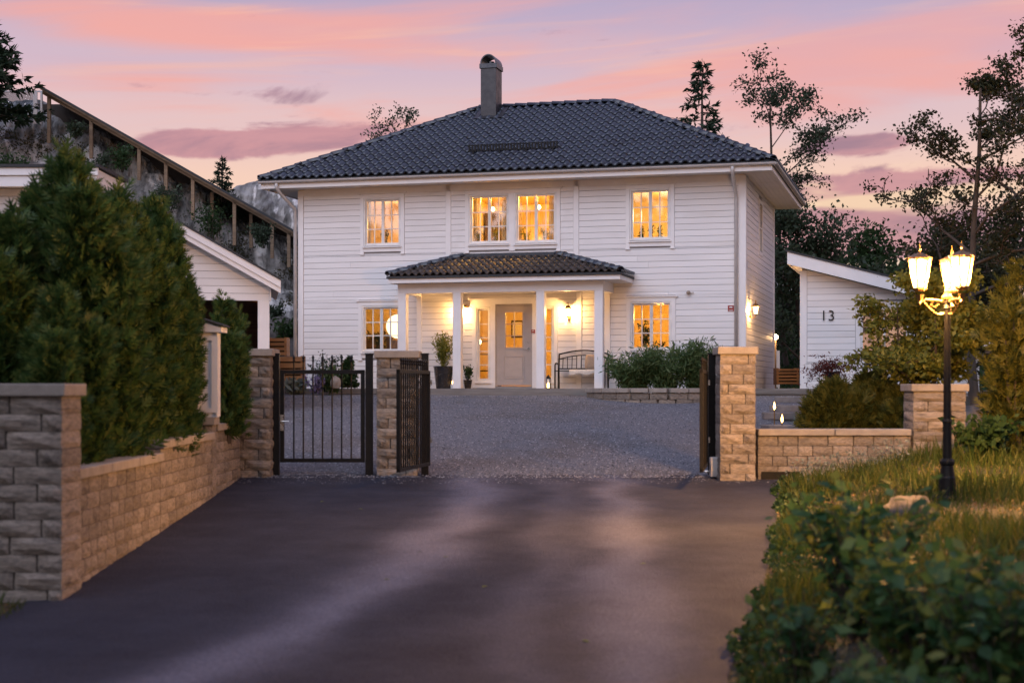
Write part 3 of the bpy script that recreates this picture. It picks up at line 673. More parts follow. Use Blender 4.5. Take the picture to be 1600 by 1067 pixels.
# snow guard
su0, su1 = HU(733, .35), HU(874, .35); sv = .30
szz = ZR+(RH-ZR)*(sv-qf0)/(RV-qf0); sg = MB()
for h in (.10, .24): sg.tube([(su0, sv-.06, szz+h), (su1, sv-.06, szz+h)], .014, 5)
sgo = sg.build('snow_guard', 'iron', roof)
for k in range(30):
    u = su0+(su1-su0)*(k+.5)/30; MB_ = None
sb = MB()
for k in range(30):
    u = su0+(su1-su0)*(k+.5)/30; sb.box(u-.022, sv-.072, szz+.08, u+.022, sv-.050, szz+.27)
sb.build('snow_guard_slats', 'iron', roof)['kind'] = 'stuff'
sb = MB()
for k in range(4):
    u = su0+(su1-su0)*(.06+.293*k); sb.beam((u, sv-.06, szz+.12), (u, sv+.28, szz+.20), .03, .02).beam((u, sv-.06, szz+.02), (u, sv-.06, szz+.12), .03, .02)
sb.build('snow_guard_bracket', 'iron', roof)
# chimney
cu0, cu1 = HU(751, 2.85), HU(775, 2.85); ch = MB(); cv0, cv1 = 2.85, 3.45
ch.box(cu0, cv0, 7.0, cu1, cv1, 8.82)
cho = ch.build('chimney', 'chim', roof, bevel=.008)
MB().box(cu0-.03, cv0-.03, 8.82, cu1+.03, cv1+.03, 8.95).build('chimney_cap', 'metal', roof, bevel=.006)
ar = MB(); cc = (cu0+cu1)/2; rr = (cu1-cu0)/2+.01
th = np.linspace(0, math.pi, 15); outer = [(cc+rr*math.cos(t), 8.95+rr*1.12*math.sin(t)) for t in th]; inner = [(cc+(rr-.03)*math.cos(t), 8.95+(rr*1.12-.03)*math.sin(t)) for t in reversed(th)]
ar.prism([(x, cv0-.02, z) for x, z in outer+inner], (0, cv1-cv0+.04, 0)); ar.lathe([(.09, 0), (.09, .10)], 10, (cc, (cv0+cv1)/2, 8.95)); ar.build('chimney_hood', 'metal', roof)
fl = MB(); zf = lambda v: ZR+(RH-ZR)*(v-qf0)/(RV-qf0)
fl.add([(cu0-.22, cv0-.16, zf(cv0-.16)+.085), (cu1+.22, cv0-.16, zf(cv0-.16)+.085), (cu1+.20, RV, zf(RV)+.10), (cu0-.20, RV, zf(RV)+.10)], [(0, 1, 2, 3)])
fl.build('chimney_flashing', 'chim', roof)
# far vent stub at the right end of the roof
# ---- porch
PV = -1.36   # outer faces of the columns
colpx = [628, 713.5, 844, 935]
for px in colpx:
    u = HU(px, PV); m = MB().box(u-.105, PV, -.03, u+.105, PV+.21, 2.36); m.build('column', 'trim', house, bevel=.008)
uL, uR = HU(628, PV)-.105, HU(935, PV)+.105
bm_ = MB().box(uL-.01, PV+.004, 2.36, uR+.01, PV+.20, 2.60).box(uL-.01, PV+.20, 2.36, uL+.19, -.045, 2.60).box(uR-.19, PV+.20, 2.36, uR+.01, -.045, 2.60)
bm_.build('porch_beam', 'trim', house, bevel=.006)
pc = MB(); k = PV+.20
while k < -.06: pc.box(uL+.19, k+.003, 2.53, uR-.19, min(k+.115, -.046), 2.55); k += .118
pc.build('porch_ceiling', 'siding', house)['kind'] = 'stuff'
pe0, pe1, pf0 = HU(607, PV-.32), HU(968.5, PV-.32), PV-.32
PZ = 2.60; fas = MB().box(pe0, pf0, PZ, pe1, pf0+.03, PZ+.135).box(pe0, pf0+.03, PZ, pe0+.03, -.03, PZ+.135).box(pe1-.03, pf0+.03, PZ, pe1, -.03, PZ+.135)
fas.build('porch_fascia', 'trim', house); MB().box(pe0+.03, pf0+.03, PZ+.003, pe1-.03, -.03, PZ+.02).build('porch_soffit', 'siding', house)
pt0, pt1, ptz, pz0 = HU(722, 0), HU(872, 0), 3.33, PZ+.16
pr0, pr1, pr2 = pe0-.04, pe1+.04, pf0-.05
prf = MB().add([(pr0, pr2, pz0), (pr1, pr2, pz0), (pr1, -.03, pz0), (pr0, -.03, pz0), (pt0, -.03, ptz), (pt1, -.03, ptz), (pr0, pr2, pz0-.05), (pr1, pr2, pz0-.05), (pr1, -.03, pz0-.05), (pr0, -.03, pz0-.05)],
               [(0, 1, 5, 4), (1, 2, 5), (3, 0, 4), (2, 3, 4, 5), (0, 6, 7, 1), (1, 7, 8, 2), (3, 9, 6, 0), (6, 9, 8, 7)])
proof = prf.build('porch_roof', 'felt', house)
upp = Vector((0, -.03-pr2, ptz-pz0)); sp_ = upp.length; Lp = pr1-pr0
TWs, TLs = TW, TL; TW, TL = .185, .33
TM = tilemesh(); TM.materials[0] = M['tile_lit']
lay((pr0, pr2, pz0), (1, 0, 0), upp, Lp, sp_, lambda x, y: (pt0-pr0)*y/sp_-.05 < x < Lp-(pr1-pt1)*y/sp_+.05 and y < sp_-.05, proof, 300, 'porch_tiles')
for (o_, a_, e_) in (((pr1, pr2, pz0), (0, 1, 0), pt1-pr1), ((pr0, -.03, pz0), (0, -1, 0), pt0-pr0)):
    u3 = Vector((e_, 0, ptz-pz0)); s3 = u3.length; L3 = -.03-pr2; rt = a_[1] > 0
    lay(o_, a_, u3, L3, s3, (lambda x, y, s3=s3, L3=L3: x > L3*y/s3-.05 and x < L3-.03) if rt else (lambda x, y, s3=s3, L3=L3: x < L3-L3*y/s3+.05 and x > .03), proof, 0, 'porch_side_tiles')
TW, TL = TWs, TLs
ridge((pr0+.02, pr2+.02, pz0+.05), (pt0, -.05, ptz+.05), proof, .32); ridge((pr1-.02, pr2+.02, pz0+.05), (pt1, -.05, ptz+.05), proof, .32)
MB().box(pt0-.05, -.10, ptz+.02, pt1+.05, -.002, ptz+.10).build('roof_flashing', 'metal', proof)

# ---- rooms behind the windows (floors, partitions) and their lamps
rm = MB(); iu0, iu1 = UL+.145, -.145
B1 = [HU(690), HU(905)]; B0 = [HU(668), HU(905)]
rm.box(iu0, .165, 2.60, iu1, 5.0, 2.75).box(iu0, 4.6, -.02, iu1, 4.7, 2.595).box(iu0, 4.6, 2.755, iu1, 4.7, WT)
for b in B1: rm.box(b-.05, .165, 2.752, b+.05, 4.595, WT)
for b in B0: rm.box(b-.05, .165, .0, b+.05, 4.595, 2.595)
rm.build('interior_walls', 'wallin', house)
MB().box(iu0, .165, -.12, iu1, 4.6, -.02).build('interior_floor', 'floorin', house)
def plamp(name, loc, e, col=(1, .60, .24), r=.12):
    l = bpy.data.lights.new(name, 'POINT'); l.energy = e; l.color = col; l.shadow_soft_size = r
    o = bpy.data.objects.new(name, l); COL.objects.link(o); o.location = loc; return o
for px, v, w, e in ((600, 2.2, 4.5, 210), (770, 1.15, 5.02, 330), (840, 1.15, 5.02, 330), (1016, 2.0, 4.5, 250), (590, 2.6, 1.75, 170), (1010, 2.0, 1.9, 250), (752, 1.6, 1.9, 110), (830, 2.4, 1.9, 90)):
    plamp('room_lamp', HW(HU(px, 0), v, w), e*.85, (1, .60, .19) if px == 1016 else (1, .49, .085))
# ------------------------------------------------------------------ decks, steps, porch furniture
def hthing(name, label, cat, u, v, w, rz=0, group=None): return thing(name, label, cat, HW(u, v, w), -HA+rz, group)
du0, du1, dv0 = HU(600, PV-.35), HU(965, PV-.35), PV-.36
dk = thing('porch_deck', 'weathered grey plank deck under the columned porch', 'deck', (RX, RY, CZ), -HA)
k = dv0
while k < -.06:
    MB().box(du0, k+.004, -.068, du1, min(k+.124, -.05)-.004, -.032).build('deck_board', 'deckw', dk, bevel=.004); k += .128
MB().box(du0, dv0-.034, -.20, du1, dv0-.001, -.034).build('edge_board', 'deckw', dk, bevel=.004)
MB().box(du0+.05, dv0+.06, -.36, du1-.05, dv0+.10, -.075).build('joist', 'brownwood', dk)
TW_ = None
# bench
def bar(m, pts, r=.014, n=6): return m.tube([Vector(p) for p in pts], r*1.3, n)
bu0, bu1 = HU(867, -.55), HU(947, -.55); bw = bu1-bu0; fl = -.032
bench = hthing('garden_bench', 'black wrought iron garden bench with arched back under the porch lamp', 'bench', bu0, -.62, fl)
for x in (0.02, bw-.02):
    m = MB(); bar(m, [(x, .0, 0), (x, .0, .58), (x, .06, .63), (x, .34, .62)], .016); m.build('front_leg', 'iron', bench, smooth=True)
    m = MB(); bar(m, [(x, .42, 0), (x, .40, .45), (x, .46, .86)], .018); m.build('back_leg', 'iron', bench, smooth=True)
m = MB(); arch = [(x, .46, .86+.10*math.sin(math.pi*x/bw)) for x in np.linspace(.02, bw-.02, 13)]; bar(m, arch, .016)
bar(m, [(x, y, z-.12) for x, y, z in arch], .011); bar(m, [(.02, .41, .50), (bw-.02, .41, .50)], .014); m.build('back_frame', 'iron', bench, smooth=True)
for x in np.linspace(.12, bw-.12, 10):
    bar(MB(), [(x, .412, .50), (x, .45, .73+.10*math.sin(math.pi*x/bw))], .008, 5).build('back_spindle', 'iron', bench)
m = MB()
for y in np.linspace(.0, .40, 8): m.box(.0, y-.02, .43, bw, y+.02, .45)
m.build('seat', 'iron', bench)
def cloth(name, nx, ny, fn, m, parent=None, thick=.012):
    V = [fn(i/(nx-1), j/(ny-1)) for j in range(ny) for i in range(nx)]
    Q = [(j*nx+i, j*nx+i+1, (j+1)*nx+i+1, (j+1)*nx+i) for j in range(ny-1) for i in range(nx-1)]
    me = bpy.data.meshes.new(name); me.from_pydata(V, [], Q); me.polygons.foreach_set('use_smooth', [True]*len(Q)); o = link(name, me, m, parent)
    s = o.modifiers.new('thick', 'SOLIDIFY'); s.thickness = thick; return o
o = cloth('sheepskin_throw', 20, 14, lambda a, b: (bw*.28+a*bw*.64+.03*math.sin(9*b), -.045 if b < .3 else (b-.3)/.7*.36-.03, (.35-.03*math.sin(a*14)+b/.3*(.115+.03*math.sin(a*14))) if b < .3 else .468+.008*math.sin(a*17+b*9)), 'fleece')
o.location = HW(bu0, -.62, fl); o.rotation_euler = (0, 0, -HA); tag(o, 'cream sheepskin throw draped over the black bench seat', 'throw')
def pillow(name, w, h, t, m):
    mb = MB(); n = 9; V = []; Fc = []
    for s in (1, -1):
        for j in range(n):
            for i in range(n):
                a, b = i/(n-1)*2-1, j/(n-1)*2-1; q = max(0, (1-a**4)*(1-b**4))**.5; V.append((a*w/2*(1-.06*b*b), s*t/2*q, b*h/2*(1-.06*a*a)))
        o0 = 0 if s == 1 else n*n
        Fc += [(o0+j*n+i, o0+j*n+i+1, o0+(j+1)*n+i+1, o0+(j+1)*n+i) for j in range(n-1) for i in range(n-1)]
    mb.add(V, Fc); return mb.build(name, m, smooth=True)
o = pillow('cushion', .40, .38, .14, 'cushion'); o.location = HW(bu0+bw*.70, -.30, fl+.67); o.rotation_euler = (R(-14), 0, -HA); tag(o, 'brown linen cushion leaning on the back of the porch bench', 'cushion')
# wall lanterns
def wall_lantern(u, v, w, label, rz=0):
    t = hthing('wall_lantern', label, 'wall lamp', u, v, w, rz)
    m = MB().box(-.035, -.02, -.16, .035, 0, .02).tube([(0, -.02, -.10), (0, -.09, -.16), (0, -.15, -.12), (0, -.15, -.08)], .011, 6); m.build('bracket', 'brass', t)
    MB().lathe([(.03, -.085), (.045, -.07), (.05, -.06)], 6, (0, -.15, 0)).build('base', 'brass', t)
    MB().lathe([(.045, -.058), (.075, .12)], 6, (0, -.15, 0)).build('glass', 'lampglass', t)
    m = MB().lathe([(.11, .122), (.10, .135), (.05, .19), (.018, .215), (.012, .25), (.02, .262), (.004, .29)], 6, (0, -.15, 0)); m.build('cap', 'brass', t)
    MB().lathe([(.004, -.02), (.022, .0), (.022, .05), (.004, .07)], 8, (0, -.15, 0)).build('bulb', 'bulb', t)
    l = bpy.data.lights.new('lantern_light', 'POINT'); l.energy = 130; l.color = (1, .52, .17); l.shadow_soft_size = .05
    o = bpy.data.objects.new('lantern_light', l); COL.objects.link(o); o.parent = t; o.location = (0, -.15, .03); return t
u, w = HP(888, 490, -.15); wall_lantern(u, -.043, w, 'lit brass wall lantern above the porch bench')
u, w = HP(718, 490, -.15); wall_lantern(u, -.043, w, 'lit brass wall lantern half hidden by the second porch column')
vS = .78
t = wall_lantern(.043, vS, (605-487)/F*(RY+vS*hc), 'lit brass wall lantern on the right side wall of the house', R(90)); t.children[-1].data.energy = 150
# pots and plants on the porch
def pot(t, r0, r1, h, m='pot', n=16):
    MB().lathe([(r0*.98, 0), (r0, .02), (r1, h-.03), (r1*1.03, h-.025), (r1*1.03, h), (r1*.9, h), (r1*.9, h-.04), (.01, h-.04)], n).build('pot', m, t, smooth=False)
def stalks(t, name, m, n, h, spread, r, rg, z0=0):
    mb = MB(); tips = []
    for k in range(n):
        a = rg.uniform(0, 6.28); q = spread*math.sqrt(rg.random()); hh = h*rg.uniform(.65, 1)
        p = [(.15*q*math.cos(a), .15*q*math.sin(a), z0), (.5*q*math.cos(a), .5*q*math.sin(a), z0+hh*.55), (q*math.cos(a), q*math.sin(a), z0+hh)]
        mb.tube(p, [r, r*.8, r*.3], 4, False); tips.append(p)
    mb.build(name, m, t); return tips
def along(tips, n, rg, f0=.3, jit=.05):
    C = []
    for k in range(n):
        p = tips[rg.integers(len(tips))]; f = f0+(1-f0)*rg.random(); a, b, c = map(np.array, p)
        q = a+(b-a)*(f*2) if f < .5 else b+(c-b)*((f-.5)*2); C.append(q+rg.normal(size=3)*jit)
    return np.array(C)
rg = np.random.default_rng(5)
u = HU(693, -.95); t = hthing('tall_potted_bamboo', 'tall potted bamboo in a round black glazed pot between porch columns', 'potted plant', u, -.95, fl)
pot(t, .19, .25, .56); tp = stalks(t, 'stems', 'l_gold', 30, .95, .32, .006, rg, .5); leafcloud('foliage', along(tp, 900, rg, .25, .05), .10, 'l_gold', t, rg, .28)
u = HU(731, -.62); t = hthing('small_potted_shrub', 'small dark leaved plant in a slim pot beside the door side light', 'potted plant', u, -.62, fl)
pot(t, .08, .11, .22); tp = stalks(t, 'stems', 'bark', 14, .42, .14, .005, rg, .18); leafcloud('foliage', along(tp, 260, rg, .2, .03), .075, 'l_box', t, rg, .5)
u = HU(707, -1.0); t = hthing('candle', 'short burning candle beside the black glazed pot on the porch', 'candle', u, -1.0, fl)
MB().lathe([(.05, 0), (.05, .10), (.045, .105)], 12).build('wax', 'white', t); MB().lathe([(.002, .11), (.018, .14), (.012, .17), (.001, .20)], 8).build('flame', 'candle', t)
u = HU(857, -.55); t = hthing('porch_lantern', 'little black candle lantern standing left of the porch bench', 'lantern', u-.02, -.50, fl)
ml = MB().box(-.07, -.07, 0, .07, .07, .02).box(-.06, -.06, .24, .06, .06, .26).lathe([(.08, .26), (.01, .34)], 4, off=.5)
for sx_ in (-.055, .055):
    for sy_ in (-.055, .055): ml.box(sx_-.008, sy_-.008, .02, sx_+.008, sy_+.008, .24)
ml.build('frame', 'iron', t); MB().lathe([(.03, .02), (.03, .12), (.004, .15)], 8).build('candle', 'candle', t)
# small plates on the walls
def plaque(px, py, v, s, label):
    u, w = HP(px, py, v); t = hthing('alarm_sticker', label, 'sign', u, v, w)
    MB().box(-s/2, -.006, -s/2, s/2, 0, s/2).build('plate', 'red', t, bevel=.002)
    m = MB().prism([(s*.32*math.sin(a), -.0085, s*.05+s*.28*math.cos(a)) for a in np.linspace(-1.2, 1.2, 9)]+[(s*.14*math.sin(a), -.0085, s*.02+s*.12*math.cos(a)) for a in np.linspace(1.2, -1.2, 7)], (0, .002, 0)); m.build('emblem', 'white', t)
    MB().box(-s*.34, -.0085, -s*.38, s*.34, -.0065, -s*.26).build('text_bar', 'white', t)
plaque(1142, 482, -.030, .15, 'red square alarm sticker on the front wall near the right corner'); plaque(833, 518, -.044, .10, 'small red alarm sticker on the door frame')
MB_ = None
u, w = HP(1076, 457, -.03); t = hthing('motion_sensor', 'small white motion sensor on the wall right of the lower window', 'sensor', u, -.028, w)
MB().box(-.03, -.03, -.04, .03, 0, .04).build('housing', 'gutter', t, bevel=.006); MB().lathe([(.05, 0), (.055, .03), (.03, .07)], 12, (0, -.05, -.03)).build('dome', 'cushion', t); MB().box(.05, -.02, -.03, .13, 0, .01).build('junction_box', 'gutter', t, bevel=.004)
u, w = HP(728, 480, -.03); t = hthing('porch_sensor', 'brass coloured sensor box on the porch wall beside the lantern', 'sensor', u, -.028, w+.02); MB().box(-.05, -.05, -.04, .05, 0, .04).build('housing', 'brass', t, bevel=.01); MB().box(-.03, -.056, -.02, .03, -.051, .02).build('lens', 'iron', t)
# deck and steps right of the house
sd = thing('side_deck', 'weathered timber deck between the house and the outbuilding', 'deck', (RX, RY, CZ), -HA)
k = -.35
while k < 1.6: MB().box(.10, k+.004, -.068, 4.4, k+.124, -.03).build('deck_board', 'deckw', sd, bevel=.004); k += .128
MB().box(.10, -.39, -.16, 4.4, -.352, -.032).build('edge_board', 'deckw', sd, bevel=.004)
st_ = thing('timber_steps', 'three wide weathered timber steps leading up to the side deck', 'steps', (RX, RY, CZ), -HA)
for k in range(3):
    z = -.13-.115*k; y = -.42-.30*k
    MB().box(.25, y-.30, z-.04, 1.75, y-.16, z).build('tread', 'deckw', st_, bevel=.004); MB().box(.25, y-.15, z-.04, 1.75, y, z).build('tread', 'deckw', st_, bevel=.004)
    MB().box(.26, y-.27, z-.115, 1.74, y-.24, z-.042).build('riser', 'deckw', st_)
def slab(name, cx, cy, pts, z, h, label, group):
    mb = MB(); mb.prism([(x, y, 0) for x, y in pts], (0, 0, h)); o = mb.build(name, 'slate', None, (cx, cy, z), None, bevel=.012); return tag(o, label, 'stepping stone', group)
for (px, py, d, w_, dp, lab) in ((1243, 620, 33.5, .95, .7, 'uppermost slate stepping stone at the foot of the timber steps'), (1238, 633, 30.5, 1.0, .75, 'angular slate stepping stone second from the timber steps'), (1222, 644, 28.6, .85, .7, 'slate stepping stone third from the timber steps'), (1244, 664, 26.2, 1.15, 1.0, 'long slate stepping stone nearest the low block wall')):
    c = P(px, py, d); r2 = random.Random(px); pts = []
    for a in np.linspace(0, 2*math.pi, 8)[:-1]: pts.append((w_/2*math.cos(a)*r2.uniform(.85, 1.15), dp/2*math.sin(a)*r2.uniform(.85, 1.15)))
    slab('stepping_stone', c.x, c.y, pts, c.z-.13, .13, lab, 'slate stepping stones')
# torch like garden lights by the stones
for px, py, d, hh, lab in ((1210, 640, 27.2, .40, 'taller of two slim lit garden torches by the stepping stones'), (1222, 660, 26.0, .22, 'shorter of two slim lit garden torches by the stepping stones')):
    c = P(px, py, d); g = gzf(c.x, c.y); t = thing('garden_torch', lab, 'garden light', (c.x, c.y, g), 0, 'garden torches'); h = c.z-g
    MB().lathe([(.012, 0), (.010, max(.12, h))], 8).build('stake', 'brass', t); MB().lathe([(.004, 0), (.022, .04), (.016, .08), (.002, .14)], 8, (0, 0, max(.12, h))).build('flame', 'candle', t)

# ------------------------------------------------------------------ split block walls and pillars
def blockvariants():
    out = []
    for k in range(8):
        r2 = np.random.default_rng(100+k); bm = bmesh.new(); bmesh.ops.create_cube(bm, size=1)
        bmesh.ops.subdivide_edges(bm, edges=bm.edges[:], cuts=2, use_grid_fill=True)
        for v in bm.verts:
            c = v.co; e = sum(abs(abs(q)-.5) < 1e-4 for q in c)
            if e == 1 and abs(c.z) < .49:
                dv = r2.uniform(-.004, .055)
                if abs(abs(c.x)-.5) < 1e-4: c.x += math.copysign(dv*.8, c.x)
                else: c.y += math.copysign(dv, c.y)
            elif e >= 2:
                s = .97 if e == 2 else .955
                c.x *= s+r2.uniform(-.01, .01); c.y *= s+r2.uniform(-.01, .01); c.z *= .965
            c.x += r2.uniform(-.008, .008)
        me = bpy.data.meshes.new('block'); bm.to_mesh(me); bm.free(); me.materials.append(M['stone']); out.append(me)
    return out
BV = blockvariants()
def block(parent, x0, y0, z0, x1, y1, z1):
    o = link('block', BV[rnd.randrange(8)], None, parent, ((x0+x1)/2, (y0+y1)/2, (z0+z1)/2)); o.scale = (x1-x0, y1-y0, z1-z0)
    if rnd.random() < .5: o.scale.x *= -1; o.scale.y *= -1
    return o
CH = .150
def capstone(parent, x0, y0, z0, x1, y1, z1):
    o = MB().box(x0, y0, z0, x1, y1, z1).build('coping_stone', 'coping', parent, bevel=.012); return o
def pillar(label, cx, cy, zb, zt, w, dpt, group='stone gate pillars'):
    t = thing('stone_pillar', label, 'pillar', (cx, cy, zb), 0, group); H = zt-zb-.11; n = max(1, round(H/CH)); ch = H/n
    MB().box(-w/2+.03, -dpt/2+.03, -.3, w/2-.03, dpt/2-.03, H).build('core', 'mortar', t)
    for k in range(n):
        s = rnd.choice([.22, .30, .16] if k % 2 == 0 else [-.16, -.27, -.22])*w
        block(t, -w/2, -dpt/2, k*ch, s-.003, dpt/2, k*ch+ch); block(t, s+.003, -dpt/2, k*ch, w/2, dpt/2, k*ch+ch)
    capstone(t, -w/2-.035, -dpt/2-.035, H+.002, w/2+.035, dpt/2+.035, H+.112); return t
def px2x(px, d): return (px-800)*d/F
GY = 23.2
def pil(label, p0, p1, pt, d, dpt=.55):
    x0, x1 = px2x(p0, d), px2x(p1, d); zt = CZ+(605-pt)*d/F; zb = min(gzf(x0, d+.3), gzf(x1, d+.3), float(zdrive(0, d)))-.03
    return pillar(label, (x0+x1)/2, d+dpt/2, zb, zt, x1-x0, dpt)
pil('split stone pillar left of the pedestrian gate, lit warm on one side', 366, 423, 545, 23.0, .62)
pil('split stone pillar between the pedestrian gate and the open drive gate', 588, 652, 548, 23.2)
pil('tall lamplit split stone pillar right of the drive opening', 1125, 1181, 542, 22.6)
pil('split stone pillar behind the street lamp at the end of the low wall', 1427, 1510, 600, 22.9, .6)
pillar('large dark split stone pillar nearest the camera on the left', -4.22, 13.62, float(zdrive(0, 13.3))-.05, CZ+.03, .64, .62)
def blockwall(label, x0, y0, x1, y1, th, zb, zt, stuff_below=None, copings=2, zb2=None):
    L = math.hypot(x1-x0, y1-y0); a = math.atan2(y1-y0, x1-x0)
    t = thing('block_wall', label, 'wall', (x0, y0, 0), a); n = int((zt-.10-zb)/CH)+1; r2 = random.Random(int(L*100))
    zb2 = zb if zb2 is None else zb2
    MB().prism([(0.01, .04, zb-.2), (L-.01, .04, zb2-.2), (L-.01, .04, zt-.10), (.01, .04, zt-.10)], (0, th-.08, 0)).build('core', 'mortar', t)
    for k in range(n):
        z1 = zt-.10-k*CH; z0 = z1-CH; x = 0
        while x < L-.01:
            l = r2.choice([.22, .30, .38, .45]); 
            if L-x-l < .18: l = L-x
            base = zb+(zb2-zb)*(x+l/2)/L
            if z1 > base+.02: block(t, x+.002, 0, z0+.001, x+l-.002, th, z1-.001)
            x += l
    cl = L/copings
    for k in range(copings): capstone(t, k*cl+.004, -.04, zt-.098, (k+1)*cl-.004, th+.04, zt)
    return t
zr = lambda y: float(zdrive(0, y))
# left retaining wall runs towards the gate; built so that its face looks right (+x)
def leftwall(label, ya, yb, xa, xb, zt, nc): return blockwall(label, xa, ya, xb, yb, .28, zr(ya)-.06, zt, None, nc, zr(yb)-.06)
leftwall('low split block wall with pale coping beside the near left pillar', 13.96, 17.4, -3.96, -3.98, CZ-.74, 3)
leftwall('middle stretch of the left block wall with higher coping', 17.41, 20.6, -3.98, -4.02, CZ-.60, 2)
leftwall('short end of the left block wall by the pedestrian gate', 20.92, 22.98, -4.04, -4.06, CZ-.50, 1)
pillar('narrow stone pier in the left block wall under the white post', -4.20, 20.76, zr(20.7)-.05, CZ-.40, .36, .30, 'stone gate pillars')
# right low wall; a black box gives the dark of the drain hole
bw_ = blockwall('low golden split block wall between the two right pillars', px2x(1184, 22.8), 22.8, px2x(1425, 22.8), 22.85, .30, zr(22.8)-.02, CZ-.62, None, 2)
MB().box(.05, -.012, .02-.0+zr(22.8)-.0, .66, .06, .13+zr(22.8)).build('drain_hole_dark', 'iron', bw_)
# raised bed in front of the house, curved front
bed = thing('raised_bed', 'curved grey block raised bed with stone coping in front of the house', 'planter', (0, 0, 0))
ba = [P(px, 604, d) for px, d in ((924, 35.9), (945, 35.2), (990, 34.5), (1040, 34.2), (1090, 34.4), (1122, 35.2))]
def polyline(pts, n):
    p = [Vector((q.x, q.y, 0)) for q in pts]; d = [0]
    for a, b in zip(p, p[1:]): d.append(d[-1]+(b-a).length)
    out = []
    for s in np.linspace(0, d[-1], n):
        out.append(Vector((np.interp(s, d, [q.x for q in p]), np.interp(s, d, [q.y for q in p]), 0)))
    return out
ring_ = polyline(ba, 11)
for row in range(4):
    pts = polyline(ba, 11) if row % 2 == 0 else polyline(ba, 12)
    for a, b in zip(pts, pts[1:]):
        c = (a+b)/2; an = math.atan2(b.y-a.y, b.x-a.x); L = (b-a).length
        o = link('block', BV[rnd.randrange(8)], M['stone'], bed, (c.x, c.y+.12, CZ-.20-row*.15), (0, 0, an), (L-.006, .24, .146))
for a, b in zip(ring_, ring_[1:]):
    c = (a+b)/2; an = math.atan2(b.y-a.y, b.x-a.x); L = (b-a).length
    MB().box(-L/2+.004, -.17, -.05, L/2-.004, .15, .05).build('coping_stone', 'coping', bed, (c.x, c.y+.12, CZ-.07), (0, 0, an), bevel=.01)
so_ = MB().prism([(p.x, p.y+.2, CZ-.5) for p in ring_]+[(HW(HU(1160), -.08, 0).x, HW(HU(1160), -.08, 0).y, CZ-.5), (HW(HU(960), -.08, 0).x, HW(HU(960), -.08, 0).y, CZ-.5)], (0, 0, .36)); so_.build('soil', 'soil', bed)
# planting bed with a timber and block edge on the left of the porch
lb = thing('edged_bed', 'low planting bed with timber edging left of the porch deck', 'planter', (RX, RY, CZ), -HA)
lu0, lu1 = UL-.9, du0-.02
MB().box(lu0, -1.60, -.17, lu1, -1.50, -.03).build('edge_board', 'deckw', lb, bevel=.006); MB().box(lu0, -1.50, -.35, lu1, -.05, -.11).build('soil', 'soil', lb)
x = lu0
while x < lu1-.1: 
    l = min(.4, lu1-x); o = link('block', BV[rnd.randrange(8)], None, lb, (x+l/2, -1.56, -.255)); o.scale = (l-.006, .14, .15); x += l

# ------------------------------------------------------------------ gates
def spear(m, x, y, z0, z1, r=.0125):
    m.tube([(x, y, z0), (x, y, z1-.11)], r, 6); m.lathe([(r, -.11), (r*1.9, -.085), (r*.9, -.075), (r*1.9, -.045), (.001, 0)], 6, (x, y, z1)); return m
def gateleaf(t, L, z0, z1, n, gap=.06, zt=None, st=.045):
    zt = zt or z1+.19
    MB().box(0, -st/2, z0, L, st/2, z0+st).build('bottom_rail', 'iron', t, bevel=.003); MB().box(0, -st/2, z1-st, L, st/2, z1).build('top_rail', 'iron', t, bevel=.003)
    for x in (0, L-st): MB().box(x, -st/2-.001, z0-.002, x+st, st/2+.001, z1+.002).build('stile', 'iron', t, bevel=.003)
    for k in range(n):
        x = st+(L-2*st)*(k+1)/(n+1); spear(MB(), x, 0, z0+st, zt).build('picket', 'iron', t)
d = 23.25; zb = CZ+(605-722)*d/F; zt = CZ+(605-578)*d/F; zp = CZ+(605-554)*d/F
pg = thing('pedestrian_gate', 'closed black wrought iron pedestrian gate with spear topped pickets', 'gate', (px2x(438, d), d, 0))
gw = px2x(570, d)-px2x(438, d); gateleaf(pg, gw, zb, zt, 7, zt=zp, st=.06)
m = MB().box(.005, -.045, zb+.48, .055, -.031, zb+.72); m.build('lock_plate', 'steel', pg); MB().tube([(.03, -.04, zb+.62), (.03, -.08, zb+.62), (.14, -.08, zb+.62)], .010, 6).build('handle', 'steel', pg)
for px, dd, lab in ((431, 23.25, 'black square post left of the pedestrian gate'), (577, 23.25, 'black square post right of the pedestrian gate'), (1112, 23.25, 'black square post at the hinge of the right drive gate'), (664, 23.25, 'black square post at the hinge of the open left drive gate')):
    x = px2x(px, dd); z = zr(dd)-.05; t = thing('gate_post', lab, 'post', (x, dd, z), 0, 'black gate posts'); h = CZ+(605-554)*dd/F-z
    MB().box(-.055, -.055, 0, .055, .055, h).build('shaft', 'iron', t, bevel=.004); MB().box(-.065, -.065, h, .065, .065, h+.02).build('cap', 'iron', t, bevel=.005)
def leaf(label, p0, d0_, p1, d1_, n=15):
    x0, x1 = px2x(p0, d0_), px2x(p1, d1_); a = math.atan2(d1_-d0_, x1-x0); L = math.hypot(d1_-d0_, x1-x0); zo = 0
    t = thing('drive_gate_leaf', label, 'gate', (x0, d0_, 0), a, 'drive gate leaves')
    z0 = CZ+(605-740)*d0_/F; z1 = CZ+(605-577)*d0_/F; gateleaf(t, L, z0+.02, z1, n, zt=CZ+(605-557)*d0_/F, st=.05)
    for k in (0.25, .85): MB().box(L-.04, -.05, z0+(z1-z0)*k, L+.012, -.03, z0+(z1-z0)*k+.08).build('hinge', 'steel', t)
    return t
leaf('open left leaf of the black wrought iron drive gate', 622, 21.2, 670, 23.1, 13)
t = leaf('open right leaf of the black drive gate seen edge on', 1096, 21.1, 1104, 23.1, 13)
